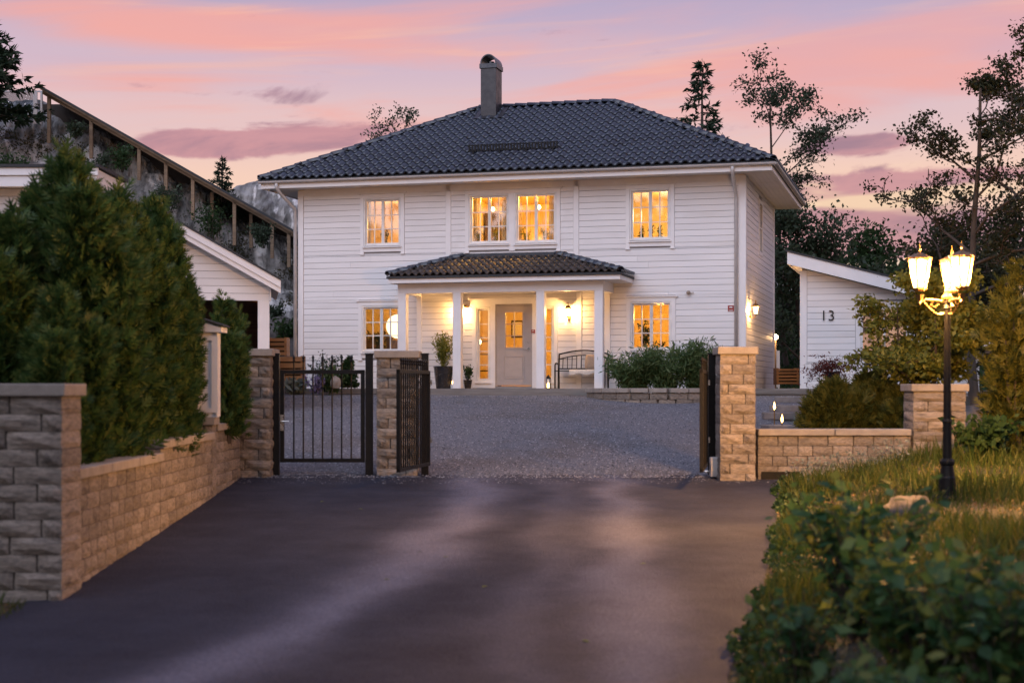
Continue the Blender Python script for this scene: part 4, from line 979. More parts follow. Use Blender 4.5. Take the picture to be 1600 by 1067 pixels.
t = thing('gate_motor', 'small gate motor box low beside the right stone pillar', 'gate motor', (px2x(1116, 23.0), 22.95, zr(23)+.03)); MB().box(-.07, -.08, 0, .07, .1, .30).build('housing', 'gutter', t, bevel=.02); MB().tube([(-.02, 0, .08), (-.14, .05, .08)], .02, 6).build('arm', 'steel', t)
# white wooden post among the arborvitae
c = P(331, 665, 20.76); c.z = CZ-.40; hh = CZ+(605-520)*20.76/F-c.z
t = thing('white_wooden_post', 'white boxed timber post with dark sloped cap standing in the arborvitae', 'post', (c.x-.06, c.y, c.z)); w_ = .15
MB().box(-w_, -w_, 0, w_, w_, hh).build('shaft', 'trim', t, bevel=.008); m = MB()
for s in (-1, 1):
    m.box(s*w_-.0 if s > 0 else -w_-.02, -w_-.02, 0, s*w_+.02 if s > 0 else -w_, -w_+.05, hh)
ring(m, -w_+.0, w_, .06, hh-.05, .06, -w_-.02, -w_-.001); m.build('corner_trim', 'trim', t)
MB().prism([(-.23, -.21, hh), (.23, -.21, hh), (.23, -.21, hh+.07), (-.23, -.21, hh+.22)], (0, .42, 0)).build('head', 'trim', t, bevel=.006); MB().prism([(-.26, -.24, hh+.235), (.26, -.24, hh+.075), (.26, -.24, hh+.10), (-.26, -.24, hh+.26)], (0, .48, 0)).build('cap', 'felt', t)

# ------------------------------------------------------------------ three armed street lamp
LX, LY = px2x(1480, 17.5), 17.5; LZ = gzf(LX, LY)-.03
def zl(py): return CZ+(605-py)*LY/F-LZ
lamp = thing('street_lamp', 'tall black cast iron lamp post with three lit lanterns beside the drive', 'street lamp', (LX, LY, LZ))
H = zl(468)
MB().lathe([(.125, 0), (.125, .05), (.10, .08), (.095, .28), (.085, .30), (.07, .42), (.085, .44), (.085, .47), (.06, .50)], 12).build('base', 'iron', lamp, smooth=False)
MB().lathe([(.052, .50), (.05, .9), (.058, .92), (.046, .95), (.036, H-.12), (.05, H-.10), (.036, H-.06), (.05, H-.02), (.05, H)], 12).build('pole', 'iron', lamp)
MB().lathe([(.06, H), (.07, H+.03), (.03, H+.07), (.035, H+.10), (.003, H+.15)], 12).build('hub', 'brass', lamp)
AL = .33; zb_ = zl(450); zt_ = zl(407)
for ang in (188, 65, -77):
    a = R(ang); dx, dy = math.cos(a), math.sin(a); Q = lambda r, z: (r*dx, r*dy, z)
    MB().tube([Q(.04, H-.02), Q(.16, H-.005), Q(AL, H+.0), Q(AL, H+.05)], .014, 6).tube([Q(.04, H-.16), Q(.12, H-.17), Q(.22, H-.10), Q(.28, H-.03), Q(AL-.01, H-.02)], .010, 6).tube([Q(.10, H-.05), Q(.15, H-.09), Q(.20, H-.06), Q(.17, H-.03)], .008, 5).lathe([(.001, -.07), (.022, -.04), (.012, -.02), (.03, 0), (.05, .05)], 8, Q(AL, H)).build('arm', 'brass', lamp)
    lan = MB(); hb, ht, r0, r1 = zb_, zt_, .072, .130; cx, cy = AL*dx, AL*dy
    lan.lathe([(.05, -.045), (r0+.008, -.02), (r0+.008, 0)], 6, (cx, cy, hb)); lan.lathe([(r1+.012, 0), (r1+.012, .018), (r1-.012, .019), (r1-.012, .0)], 6, (cx, cy, ht))
    for k in range(6):
        b = 2*math.pi*k/6; lan.tube([(cx+r0*math.cos(b), cy+r0*math.sin(b), hb), (cx+r1*math.cos(b), cy+r1*math.sin(b), ht)], .010, 4)
    lo = lan.build('lantern', 'brass', lamp)
    MB().lathe([(r1+.03, .019), (r1+.02, .026), (.075, .062), (.06, .066), (.02, .085), (.014, .105), (.022, .118), (.009, .14), (.003, .19)], 6, (cx, cy, ht)).build('cap', 'brass', lo)
    for k in range(6):
        b0, b1 = 2*math.pi*k/6+.07, 2*math.pi*(k+1)/6-.07; p = lambda b, r, z: (cx+r*math.cos(b), cy+r*math.sin(b), z)
        MB().add([p(b0, r0-.004, hb+.004), p(b1, r0-.004, hb+.004), p(b1, r1-.004, ht-.004), p(b0, r1-.004, ht-.004)], [(0, 1, 2, 3)]).build('pane', 'lampglass', lo)
    MB().lathe([(.012, -.06), (.03, 0), (.03, .05), (.004, .09)], 8, (cx, cy, (hb+ht)/2)).build('bulb', 'bulb', lo)
    l = bpy.data.lights.new('lantern_light', 'POINT'); l.energy = 2600; l.color = (1, .47, .13); l.shadow_soft_size = .06
    o = bpy.data.objects.new('lantern_light', l); COL.objects.link(o); o.parent = lamp; o.location = (cx, cy, (hb+ht)/2)
# ------------------------------------------------------------------ outbuildings
UB = link
def boards(parent, w0, w1, pitch, iv, rot=None, loc0=(0, 0)):   # iv(w) -> list of (a, b) along local x
    w = w0
    while w < w1:
        for a, b in iv(w): link('siding_board', BM, None, parent, (loc0[0]+a, loc0[1], w), rot, (b-a, 1, pitch/.152))
        w += pitch
def sboard(parent, w, h, a0, a1, b0, b1, y=0):      # board with sloping ends: a at its lower edge, b at its upper edge
    o = MB().add([(a0, y, w), (a0, y-.024, w), (a1, y-.024, w), (a1, y, w), (b0, y, w+h), (b0, y-.018, w+h), (b1, y-.018, w+h), (b1, y, w+h)], [(0, 1, 2, 3), (4, 7, 6, 5), (1, 5, 6, 2), (0, 4, 5, 1), (3, 2, 6, 7), (0, 3, 7, 4)]).build('siding_board', 'siding', parent); return o
# outbuilding with the house number, mono-pitch roof falling to the right
OX, OY, OZ = px2x(1253, 38), 38.0, CZ-.02
ob = thing('outbuilding', 'white boarded outbuilding with sloping roof and the number 13 on its wall', 'outbuilding', (OX, OY, OZ), -HA)
OL = 4.2; hl, hr = 2.95, 1.80
rz_ = lambda x: hl+(hr-hl)*x/OL
MB().prism([(0, 0, -.2), (OL, 0, -.2), (OL, 0, hr), (0, 0, hl)], (0, 4.5, 0)).build('wall', 'core', ob)
wo_ = ob.children[0]
ow = [1.42, 2.55, .62, 1.98]
def oiv(w):
    top = w+.15; xmax = OL if rz_(OL) > top else (hl-top)/(hl-hr)*OL
    if xmax < OL: return []
    return subtract((.13, min(OL, xmax)), [(ow[0]-.13, ow[1]+.13)] if ow[2]-.16 < w+.1 and w < ow[3]+.13 else []) if xmax > .2 else []
boards(wo_, -.12, hl, .152, oiv)
w = -.12
while w < hl-.03:
    if rz_(OL) <= w+.15:
        h = min(.143, hl-w); xa, xb = min(OL, (hl-w)/(hl-hr)*OL), min(OL, (hl-w-h)/(hl-hr)*OL)
        for i0, i1 in (subtract((.13, xa), [(ow[0]-.13, ow[1]+.13)]) if w < ow[3]+.13 else [(.13, xa)]): sboard(wo_, w, h, i0, i1, i0, max(i0+.01, min(i1, xb)))
    w += .152
w = -.12
while w < hl-.15: link('siding_board', BM, None, wo_, (0, 4.5, w), (0, 0, R(-90)), (4.4, 1, 1)); w += .152
MB().box(-.045, -.045, -.15, .125, -.001, hl-.05).build('corner_board', 'trim', ob, bevel=.005); MB().box(-.045, .001, -.15, -.001, .12, hl-.05).build('corner_board', 'trim', ob, bevel=.005)
wm = MB(); ring(wm, ow[0]-.12, ow[1]+.12, ow[2]-.12, ow[3]+.12, .119, -.045, -.001); ow_ = wm.build('window', 'trim', ob, bevel=.004)
MB().box(ow[0], -.012, ow[2], ow[1], -.002, ow[3]).build('pane', 'dglass', ow_); mm = MB(); ring(mm, ow[0]+.002, ow[1]-.002, ow[2]+.002, ow[3]-.002, .05, -.03, -.013); mm.box(1.96, -.03, ow[2]+.055, 2.01, -.013, ow[3]-.055); mm.build('sash', 'sash', ow_)
sl0 = (hr-hl)/OL; nrm = Vector((-sl0, 0, 1)).normalized()
def slopebox(x0, x1, y0, y1, z0, z1): return [(x0, y0, rz_(x0)+z0), (x1, y0, rz_(x1)+z0), (x1, y0, rz_(x1)+z1), (x0, y0, rz_(x0)+z1)], (0, y1-y0, 0)
MB().prism(*slopebox(-.32, OL+.3, -.44, -.40, .0, .30)).build('bargeboard', 'trim', ob, bevel=.004)
MB().prism(*slopebox(-.32, OL+.3, -.397, -.002, .02, .05)).build('soffit', 'siding', ob)
MB().prism(*slopebox(-.36, OL+.35, -.47, 4.8, .302, .345)).build('roof', 'felt', ob)
MB().prism(*slopebox(-.32, -.28, -.397, 4.7, .0, .30)).build('fascia', 'trim', ob); MB().prism(*slopebox(-.278, -.002, .001, 4.7, .02, .05)).build('soffit', 'siding', ob)
fc = bpy.data.curves.new('house_number', 'FONT'); fc.body = '13'; fc.size = .37; fc.extrude = .012; fc.offset = -.004
fo = bpy.data.objects.new('house_number', fc); COL.objects.link(fo); fo.rotation_euler = (R(90), R(0), -HA)
fo.location = (OX+.44*hc-.045*hs, OY-.44*hs-.045*hc, CZ+(605-501)*37.8/F); bpy.context.view_layer.update()
me = bpy.data.meshes.new_from_object(fo.evaluated_get(bpy.context.evaluated_depsgraph_get())); mw = fo.matrix_world.copy(); bpy.data.objects.remove(fo)
no = link('house_number', me, 'iron'); no.matrix_world = mw; tag(no, 'black metal house number 13 on the white outbuilding wall', 'house number')

# carport left with open dark front
CY = 32.0; cx1 = px2x(408, CY); czr = lambda py: CZ+(605-py)*CY/F
xr, xl = px2x(421, CY), px2x(120, CY)
cp = thing('carport', 'white gabled carport with open dark boarded inside, left of the house', 'carport', (xr-xr*math.cos(R(9.6)), CY-xr*math.sin(R(9.6)), 0), R(9.6))
xp, zp_, xe, ze = px2x(288, CY), czr(366), px2x(438, CY), czr(450)
xq = 2*xp-xe; ysl = (zp_-ze)/(xe-xp); gr_ = zr(32)
ztop = lambda x: zp_-abs(x-xp)*ysl
zo_ = czr(470)
gb = MB().prism([(xl, 0, zo_), (xr, 0, zo_), (xr, 0, ztop(xr)-.12), (xp, 0, zp_-.12), (xl, 0, ztop(xl)-.12)], (0, .1, 0)); gbo = gb.build('gable_wall', 'core', cp)
w = zo_
while w < zp_-.25:
    ha, hb = (zp_-.05-w)/ysl, max(.02, (zp_-.05-(w+.143))/ysl)
    sboard(gbo, w, .143, max(xl, xp-ha), min(xr, xp+ha), max(xl, xp-hb), min(xr, xp+hb))
    w += .152
MB().box(xr-.24, -.03, gr_-.1, xr, .2, zo_-.002).build('post', 'trim', cp, bevel=.006); MB().box(xl, -.03, gr_-.1, xl+.24, .2, zo_-.002).build('post', 'trim', cp, bevel=.006)
MB().box(xr+.001, -.045, zo_, xr+.035, .1, ztop(xr)-.13).build('corner_board', 'trim', cp)
for s in (1, -1):
    xe_ = xe if s > 0 else xq
    pr_ = lambda a, b, y0, y1: ([(xp, y0, zp_+a), (xe_, y0, ze+a), (xe_, y0, ze+b), (xp, y0, zp_+b)], (0, y1-y0, 0))
    MB().prism(*pr_(-.13, .10, -.36, -.32)).build('bargeboard', 'trim', cp, bevel=.004); MB().prism(*pr_(-.02, .135, -.392, -.363)).build('bargeboard', 'trim', cp, bevel=.004)
    MB().prism(*pr_(.137, .18, -.42, 5.5)).build('roof', 'felt', cp); MB().prism(*pr_(.05, .098, -.318, 5.4)).build('soffit', 'siding', cp)
bk = MB().box(xl, 4.8, gr_-.1, xr, 4.9, zo_+.9); bko = bk.build('back_wall', 'brownwood', cp)
BW = MB().box(0, -.02, 0, 1, 0, .135).mesh('wall_plank'); BW.materials.append(M['brownwood'])
w = gr_
while w < zo_+.4: link('wall_plank', BW, None, bko, (xl+1.2, 4.798, w), None, (xr-xl-1.25, 1, 1)); w += .145
sdw = MB().box(xr-.12, .22, gr_-.1, xr-.02, 4.79, zo_+.2).build('side_wall', 'core', cp)
w = gr_
while w < zo_: link('wall_plank', BW, None, sdw, (xr-.12, .22, w), (0, 0, R(90)), (4.5, 1, 1)); w += .145
MB().box(px2x(365, 34), 2.2, gr_-.1, px2x(365, 34)+.12, 2.32, zo_+.3).build('post', 'brownwood', cp)
# neighbouring building at far left
NY = 30.0
nbd = thing('garage', 'white boarded garage with flat dark roof edge behind the arborvitae', 'garage', (0, NY, 0))
n0, n1 = -13.0, px2x(162, NY); ntop = CZ+(605-292)*NY/F; ng = zr(30)-.1
nw = MB().box(n0, 0, ng, n1-.25, 1.5, ntop).build('wall', 'core', nbd)
w = ng+.9
while w < ntop-.1: link('siding_board', BM, None, nw, (n0, 0, w), None, (n1-.38-n0, 1, 1)); w += .152
MB().box(n1-.38, -.045, ng, n1-.205, -.001, ntop).build('corner_board', 'trim', nbd, bevel=.005)
MB().box(n0, -.50, ntop-.06, n1, -.46, ntop+.15).build('fascia', 'trim', nbd, bevel=.004); MB().box(n0, -.54, ntop+.152, n1+.03, -.463, ntop+.30).build('fascia', 'trim', nbd, bevel=.004)
MB().box(n1-.04, -.458, ntop-.06, n1, 1.6, ntop+.28).build('fascia', 'trim', nbd)
MB().box(n0, -.458, ntop-.03, n1-.042, -.001, ntop).build('soffit', 'siding', nbd); MB().box(n0, -.58, ntop+.302, n1+.06, 1.7, ntop+.36).build('roof', 'felt', nbd)
t = thing('garage_lantern', 'lit lantern on the garage wall glowing through the arborvitae', 'wall lamp', (px2x(-22, NY-.2), NY-.03, CZ+(605-395)*NY/F))
MB().box(-.05, -.02, -.1, .05, 0, .1).build('bracket', 'brass', t); MB().lathe([(.05, -.1), (.08, .1)], 6, (0, -.16, 0)).build('glass', 'lampglass', t); MB().lathe([(.11, .1), (.02, .2)], 6, (0, -.16, 0)).build('cap', 'brass', t)
l = bpy.data.lights.new('lantern_light', 'POINT'); l.energy = 60; l.color = (1, .56, .22); l.shadow_soft_size = .06; o = bpy.data.objects.new('lantern_light', l); COL.objects.link(o); o.parent = t; o.location = (0, -.17, 0)
# pallet planters
def crate(px, py0, py1, d, w_, label, rows=5):
    c = P(px, py1, d); h = (py1-py0)*d/F; t = thing('slatted_planter', label, 'planter', (c.x, c.y, c.z), 0)
    pit = h/rows
    for k in range(rows):
        MB().box(-w_/2, -.02, k*pit+.02, w_/2, 0, (k+1)*pit-.02).build('slat', 'planter', t); MB().box(-w_/2, .5, k*pit+.02, w_/2, .52, (k+1)*pit-.02).build('slat', 'planter', t)
    for x in (-w_/2, w_/2-.06): MB().box(x, .001, 0, x+.06, .499, h).build('corner_post', 'planter', t)
    MB().box(-w_/2+.062, .03, .01, w_/2-.062, .47, h-.08).build('soil', 'soil', t)
crate(432, 527, 556, 37.5, .5, 'orange brown slatted planter box beside the rock left of the house', 4)
crate(450, 556, 606, 38.6, .75, 'lower wide slatted planter box at the left house corner', 5)
crate(1231, 575, 601, 42.0, .62, 'lamplit slatted planter box in the passage by the outbuilding', 5)
# covered stairway down the hill
SY = 46.2
sw_ = thing('covered_stairway', 'long covered timber stairway descending the rocky hill on posts', 'stairway', (0, SY, 0))
A_ = P(66, 141, SY); B_ = P(620, 456, SY)
def sp(f): return Vector((A_.x+(B_.x-A_.x)*f, 0, A_.z+(B_.z-A_.z)*f))
def fpx(px): return (px-66)/(620-66)
up3 = Vector((0, 0, 1))
q = lambda a, b, y0, y1: ([(A_.x, y0, A_.z+a), (B_.x, y0, B_.z+a), (B_.x, y0, B_.z+b), (A_.x, y0, A_.z+b)], (0, y1-y0, 0))
MB().prism(*q(-.12, .0, .0, .06)).build('eaves_beam', 'rawwood', sw_); MB().prism(*q(-.02, .03, -.22, -.18)).build('fascia', 'rawwood', sw_)
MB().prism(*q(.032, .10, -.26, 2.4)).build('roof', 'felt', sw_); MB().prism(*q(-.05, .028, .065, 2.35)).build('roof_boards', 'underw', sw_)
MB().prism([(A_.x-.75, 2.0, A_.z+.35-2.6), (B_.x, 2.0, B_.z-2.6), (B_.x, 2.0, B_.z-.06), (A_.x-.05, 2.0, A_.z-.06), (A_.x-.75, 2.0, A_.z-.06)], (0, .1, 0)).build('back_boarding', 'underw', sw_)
for px, pyb, yy in ((76, 182, 0), (142, 206, 0), (217, 240, 0), (259, 256, 0), (301, 302, 0), (331, 322, .9), (366, 342, 0), (392, 346, .9), (425, 362, 0), (451, 376, 0)):
    s = sp(fpx(px)); b = P(px, pyb, SY+yy); MB().box(b.x-.05, yy-.0, b.z-.8, b.x+.05, yy+.1, s.z-.05 if yy else s.z-.1).build('post', 'rawwood', sw_)
stp = MB()
for k in range(60):
    f = k/60; s = sp(f); stp.box(s.x-.02, .5, s.z-2.35, s.x+.30, 1.9, s.z-2.30)
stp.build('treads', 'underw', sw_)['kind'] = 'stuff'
# glass balcony at the top
t = thing('glass_balustrade', 'white framed glass balustrade at the top of the rocky hill', 'balustrade', (0, 46.6, 0)); a = P(16, 178, 46.6); b = P(66, 142, 46.6)
MB().box(a.x-2.2, 0, b.z-.04, b.x, .06, b.z).build('top_rail', 'trim', t); MB().box(b.x-.28, .0, a.z-.3, b.x-.16, .06, b.z-.045).build('post', 'trim', t); MB().box(b.x-.06, .001, a.z-.3, b.x, .061, b.z-.045).build('post', 'trim', t); MB().box(a.x-2.2, .02, a.z-.1, b.x-.285, .035, b.z-.045).build('pane', 'dglass', t); MB().box(a.x-2.2, -.02, a.z-.12, b.x, .08, a.z-.04).build('bottom_rail', 'rawwood', t)
# far grey cabin above the passage, fence with a lamp
FY = 62.0; t = thing('far_cabin', 'small grey boarded cabin on the slope between house and outbuilding', 'cabin', (0, FY, 0)); a = P(1196, 452, FY); b = P(1238, 396, FY)
fw = MB().box(a.x, 0, a.z-.2, b.x, 3, b.z-.6).build('wall', 'core', t); w = a.z-.1
while w < b.z-.75: link('siding_board', BM, None, fw, (a.x, 0, w), None, (b.x-a.x, 1, 1.3)); w += .20
MB().box(a.x-.2, -.35, b.z-.6, b.x+.1, 3.2, b.z).build('roof_terrace', 'deckw', t); MB().box(b.x-.1, -.4, b.z-.62, b.x+.15, -.36, b.z+.05).build('corner_post', 'deckw', t)
t = thing('passage_lamp', 'small round lit lamp on a post at the back corner of the house', 'garden light', (px2x(1212, 46), 46, CZ-.05)); hz_ = (605-524)*46/F
MB().box(-.03, .06, 0, .03, .12, hz_+.1).build('post', 'rawwood', t); MB().lathe([(.01, -.08), (.06, -.05), (.08, 0), (.06, .05), (.01, .08)], 10, (0, 0, hz_)).build('globe', 'bulb', t)
l = bpy.data.lights.new('lantern_light', 'POINT'); l.energy = 34; l.color = (1, .58, .24); l.shadow_soft_size = .08; o = bpy.data.objects.new('lantern_light', l); COL.objects.link(o); o.parent = t; o.location = (.15, -.2, hz_)
t = thing('passage_fence', 'tall white boards of a narrow screen behind the passage planter', 'fence', (0, 48.6, CZ-.1))
for k, (px, py) in enumerate(((1215, 545), (1220, 540), (1225, 510), (1230, 538), (1235, 540))): x = px2x(px, 46.5); MB().box(x-.045, 0, 0, x+.045, .03, (605-py)*46.5/F).build('fence_board', 'siding', t)
MB().box(px2x(1213, 46.5), .031, .5, px2x(1237, 46.5), .07, .6).build('rail', 'rawwood', t)

# ------------------------------------------------------------------ things seen through the windows
def hobj(o, u, v, w, rz=0): o.location = HW(u, v, w); o.rotation_euler = (0, 0, -HA+rz); return o
def pendant(px, py, v, r, label, mat='bulb'):
    u, w = HP(px, py, v); t = hthing('pendant_lamp', label, 'lamp', u, v, w); top = (2.58 if w < 2.6 else 5.15)-w
    MB().lathe([(r*.05, -r)]+[(r*math.cos(a), r*math.sin(a)) for a in np.linspace(-1.3, 1.3, 9)]+[(r*.05, r)], 14).build('shade', mat, t, smooth=True); MB().tube([(0, 0, r), (0, 0, top)], .008, 5).build('cord', 'iron', t); return t
pendant(622, 510, 1.6, .33, 'big white paper globe lamp in the lower left window', 'globe'); pendant(770, 327, 1.2, .055, 'bare round bulb hanging in the left middle upper window'); pendant(842, 324, 1.2, .055, 'bare round bulb hanging in the right middle upper window')
pendant(746, 534, 1.3, .10, 'glowing lamp seen through the left door side light')
def curtain(px, y0, y1, v, wd, label, m='curtain'):
    u, _ = HP(px, 400, v); o = cloth('curtain', 24, 3, lambda a, b: (a*wd, .035*math.sin(a*28), y0+(y1-y0)*b), m, None, .006); hobj(o, u, v, 0); return tag(o, label, 'curtain')
curtain(735, 2.78, 5.0, .30, .22, 'curtain at the left edge of the left middle upper window'); curtain(784, 2.78, 5.0, .30, .22, 'curtain at the right edge of the left middle upper window')
curtain(808, 2.78, 5.0, .30, .12, 'curtain at the left edge of the right middle upper window'); curtain(858, 2.78, 5.0, .30, .22, 'curtain at the right edge of the right middle upper window')
curtain(820, 2.78, 5.0, 4.3, .5, 'striped far curtain inside the right middle upper window'); curtain(574, 2.78, 5.0, .3, .10, 'curtain at the left edge of the upper left window')
curtain(984, .05, 2.2, .32, .10, 'curtain at the left edge of the lower right window')
def cab(px0, px1, w0, w1, v, label, cat='cabinet', name='cabinet'):
    u0, u1 = HP(px0, 500, v)[0], HP(px1, 500, v)[0]; t = hthing(name, label, cat, u0, v, w0); L = u1-u0; h = w1-w0
    MB().box(0, 0, 0, L, .4, h).build('carcass', 'darkwood', t, bevel=.006); n = max(1, round(L/.5))
    for k in range(n): MB().box(k*L/n+.015, -.018, .02, (k+1)*L/n-.015, -.001, h-.02).build('door', 'darkwood', t, bevel=.004)
cab(757, 779, 2.752, 4.9, 3.6, 'tall dark cupboard inside the left middle upper window'); cab(600, 613, 2.752, 4.0, 3.4, 'dark cabinet inside the upper left window')
cab(570, 588, -.02, 1.35, 3.0, 'dark sideboard inside the lower left window'); cab(604, 614, -.02, 1.4, 2.4, 'narrow dark cabinet behind the lower left window')
# picture, shelf inside the hall
u, w = HP(798, 512, 3.5); t = hthing('picture', 'dark framed picture seen through the front door glass', 'picture', u-.1, 4.58, w); MB().box(-.18, 0, -.25, .18, .015, .25).build('frame', 'darkwood', t); MB().box(-.14, -.004, -.2, .14, -.001, .2).build('print', 'trim', t)
t = hthing('hall_shelf', 'open wooden shelf seen through the left door side light', 'shelf', HU(746, 1.9), 1.9, -.02)
for z in (.02, .45, .9, 1.25): MB().box(-.1, 0, z, .55, .35, z+.03).build('shelf_board', 'darkwood', t)
for x in (-.13, .55): MB().box(x, 0, 0, x+.03, .35, 1.6).build('side_panel', 'darkwood', t)
def sill_plant(px, sill, h, label, m='l_gold', n=120, sp=.14, ls=.07, v=.28, potr=.06):
    u = HU(px, v); t = hthing('window_plant', label, 'houseplant', u, v, sill); MB().lathe([(potr*.75, 0), (potr, .10)], 10).build('pot', 'white', t); r = np.random.default_rng(px)
    tp = stalks(t, 'stems', 'l_box', 8, h, sp, .004, r, .08); leafcloud('foliage', along(tp, n, r, .15, .03), ls, m, t, r, .4)
s1 = 3.66
for px, h, lab in ((749, .38, 'leafy plant on the sill at the left of the left middle upper window'), (774, .42, 'spiky plant on the sill right in the left middle upper window'), (822, .34, 'leafy plant on the sill left in the right middle upper window'), (852, .36, 'trailing plant on the sill at the right of the right middle upper window')): sill_plant(px, s1, h, lab)
sill_plant(602, 3.68, .42, 'dark leafy plant on the sill of the upper left window', 'l_box', 140)
for px, lab in ((1003, 'left one of three small vase plants in the upper right window'), (1017, 'middle one of three small vase plants in the upper right window'), (1031, 'right one of three small vase plants in the upper right window')): sill_plant(px, s1, .32, lab, 'l_box', 60, .05, .08, .28, .04)
sill_plant(1008, .90, .78, 'tall leafy houseplant in the lower right window', 'l_box', 260, .22, .09); sill_plant(1034, .90, .22, 'low houseplant at the right of the lower right window', 'l_box', 60, .1, .06)
sill_plant(590, .90, .42, 'small houseplant on the sill of the lower left window', 'l_box', 140)
u = HU(618, 1.0); t = hthing('table_lamp', 'table lamp with dark shade in the lower left window', 'lamp', u, 1.0, .75); MB().lathe([(.08, 0), (.02, .03), (.02, .3)], 10).build('base', 'brass', t); MB().lathe([(.16, .28), (.10, .52)], 14).build('shade', 'cushion', t); MB().box(-.3, -.2, -.05, .3, .3, -.001).build('table_top', 'darkwood', t)
# ------------------------------------------------------------------ plants
def np3(v): return np.array([v[0], v[1], v[2]], float)
def grow(rg, base, height, levels=3, n0=7, spread=.5, lean=(0, 0), r0=.1, first=.3, up=.35, lenf=.5):
    segs = []; tips = []
    def branch(p, d, L, r, lv):
        n = 5; pts = [p]; q = p.copy(); dd = d/np.linalg.norm(d)
        for k in range(n):
            dd = dd+rg.normal(size=3)*.10*(1+lv*.5)+np.array([0, 0, up*.12*(lv > 0)]); dd /= np.linalg.norm(dd); q = q+dd*L/n; pts.append(q.copy())
        segs.append((pts, [r*(1-.75*i/n) for i in range(n+1)], lv))
        if lv >= levels: 
            for k in range(2, n+1): tips.append(pts[k])
            return
        if lv > 0: tips.append(pts[-1])
        m = n0 if lv == 0 else max(3, int(n0*.6))
        for k in range(m):
            f = first+(1-first)*(k+rg.random())/m if lv == 0 else .25+.75*(k+rg.random())/m; f = min(f, .999); i = int(f*n); t = f*n-i
            pos = pts[i]*(1-t)+pts[i+1]*t; a = rg.uniform(0, 6.28); out = np.array([math.cos(a), math.sin(a), 0])
            pd = (pts[i+1]-pts[i]); pd /= np.linalg.norm(pd); nd = pd*(1-spread)+out*spread*1.3+np.array([0, 0, up*.4]); branch(pos, nd, L*lenf*(1.15-.6*f if lv == 0 else .9)*rg.uniform(.75, 1.2), r*(1-.75*f)*.6, lv+1)
    branch(np3(base), np.array([lean[0], lean[1], 1.0]), height, r0, 0); return segs, np.array(tips)
def trunkmesh(t, segs, m='bark', name='trunk', minr=.010):
    mb = MB()
    for pts, rad, lv in segs: mb.tube([Vector(p) for p in pts], [max(x, minr) for x in rad], 7 if lv == 0 else 4, False)
    return mb.build(name, m, t, smooth=True)
def tree(name, label, cat, base, height, n, leaf, m, seed, sig=.22, group=None, keep=1.0, asp=.6, **kw):
    rg = np.random.default_rng(seed); t = thing(name, label, cat, base, 0, group); segs, tips = grow(rg, (0, 0, 0), height, **kw); trunkmesh(t, segs)
    if keep < 1: tips = tips[rg.random(len(tips)) < keep]
    C = tips[rg.integers(0, len(tips), n)]+rg.normal(size=(n, 3))*sig*np.array([1, 1, .7]); leafcloud('crown', C, leaf, m, t, rg, asp); return t
def ground(px, d): x = px2x(px, d); return (x, d, gzf(x, d)-.05)
def spruce(label, px, pyt, d, wpx, seed, n=26, pyb=None, sparse=1.0, m='l_pine', group=None, cat='tree'):
    rg = np.random.default_rng(seed); x = px2x(px, d); zt = CZ+(605-pyt)*d/F; zb = (CZ+(605-pyb)*d/F) if pyb else gzf(x, d); H = zt-zb; Wd = wpx*d/F/2
    t = thing('spruce_tree', label, cat, (x, d, zb), 0, group); mb = MB().tube([(0, 0, 0), (0, 0, H*.6), (0, 0, H)], [H*.012+.02, H*.008+.01, .008], 6, False); B = []; A = []; L = []
    for k in range(n):
        f = (k+.5)/n; z = H*(.06+.92*f); r = Wd*(1-f)**.85*1.05+.03
        for j in range(rg.integers(4, 7)):
            a = rg.uniform(0, 6.28); rr = r*rg.uniform(.55, 1.15); o = np.array([math.cos(a), math.sin(a), 0]); p0 = np.array([0, 0, z]); p1 = p0+o*rr*.6+np.array([0, 0, -.10*rr]); p2 = p0+o*rr+np.array([0, 0, .05*rr])
            mb.tube([Vector(p0), Vector(p1), Vector(p2)], [.018, .012, .004], 3, False)
            q = max(3, int(14*rr/Wd*sparse*2)); ff = .2+.8*rg.random(q)
            for g in ff:
                pp = p0+(p1-p0)*(g/.6) if g < .6 else p1+(p2-p1)*((g-.6)/.4); sd = np.cross(o, [0, 0, 1.])*rg.choice([-1, 1]); dr = o*.6+sd*rg.uniform(.2, 1)+np.array([0, 0, rg.uniform(-.45, .25)])
                for h in range(4): B.append(pp+rg.normal(size=3)*.02); A.append(dr+rg.normal(size=3)*.45); L.append(Wd*.16*rg.uniform(.5, 1.1)+.05)
    mb.build('trunk', 'bark', t); B = np.array(B); A = unit(np.array(A)); Sd = unit(np.cross(A, rg.normal(size=A.shape))); L = np.array(L)
    link('crown', fastmesh('crown', diamonds(B, A, Sd, L, L*.28, .1), quads(len(B))), m, t); return t
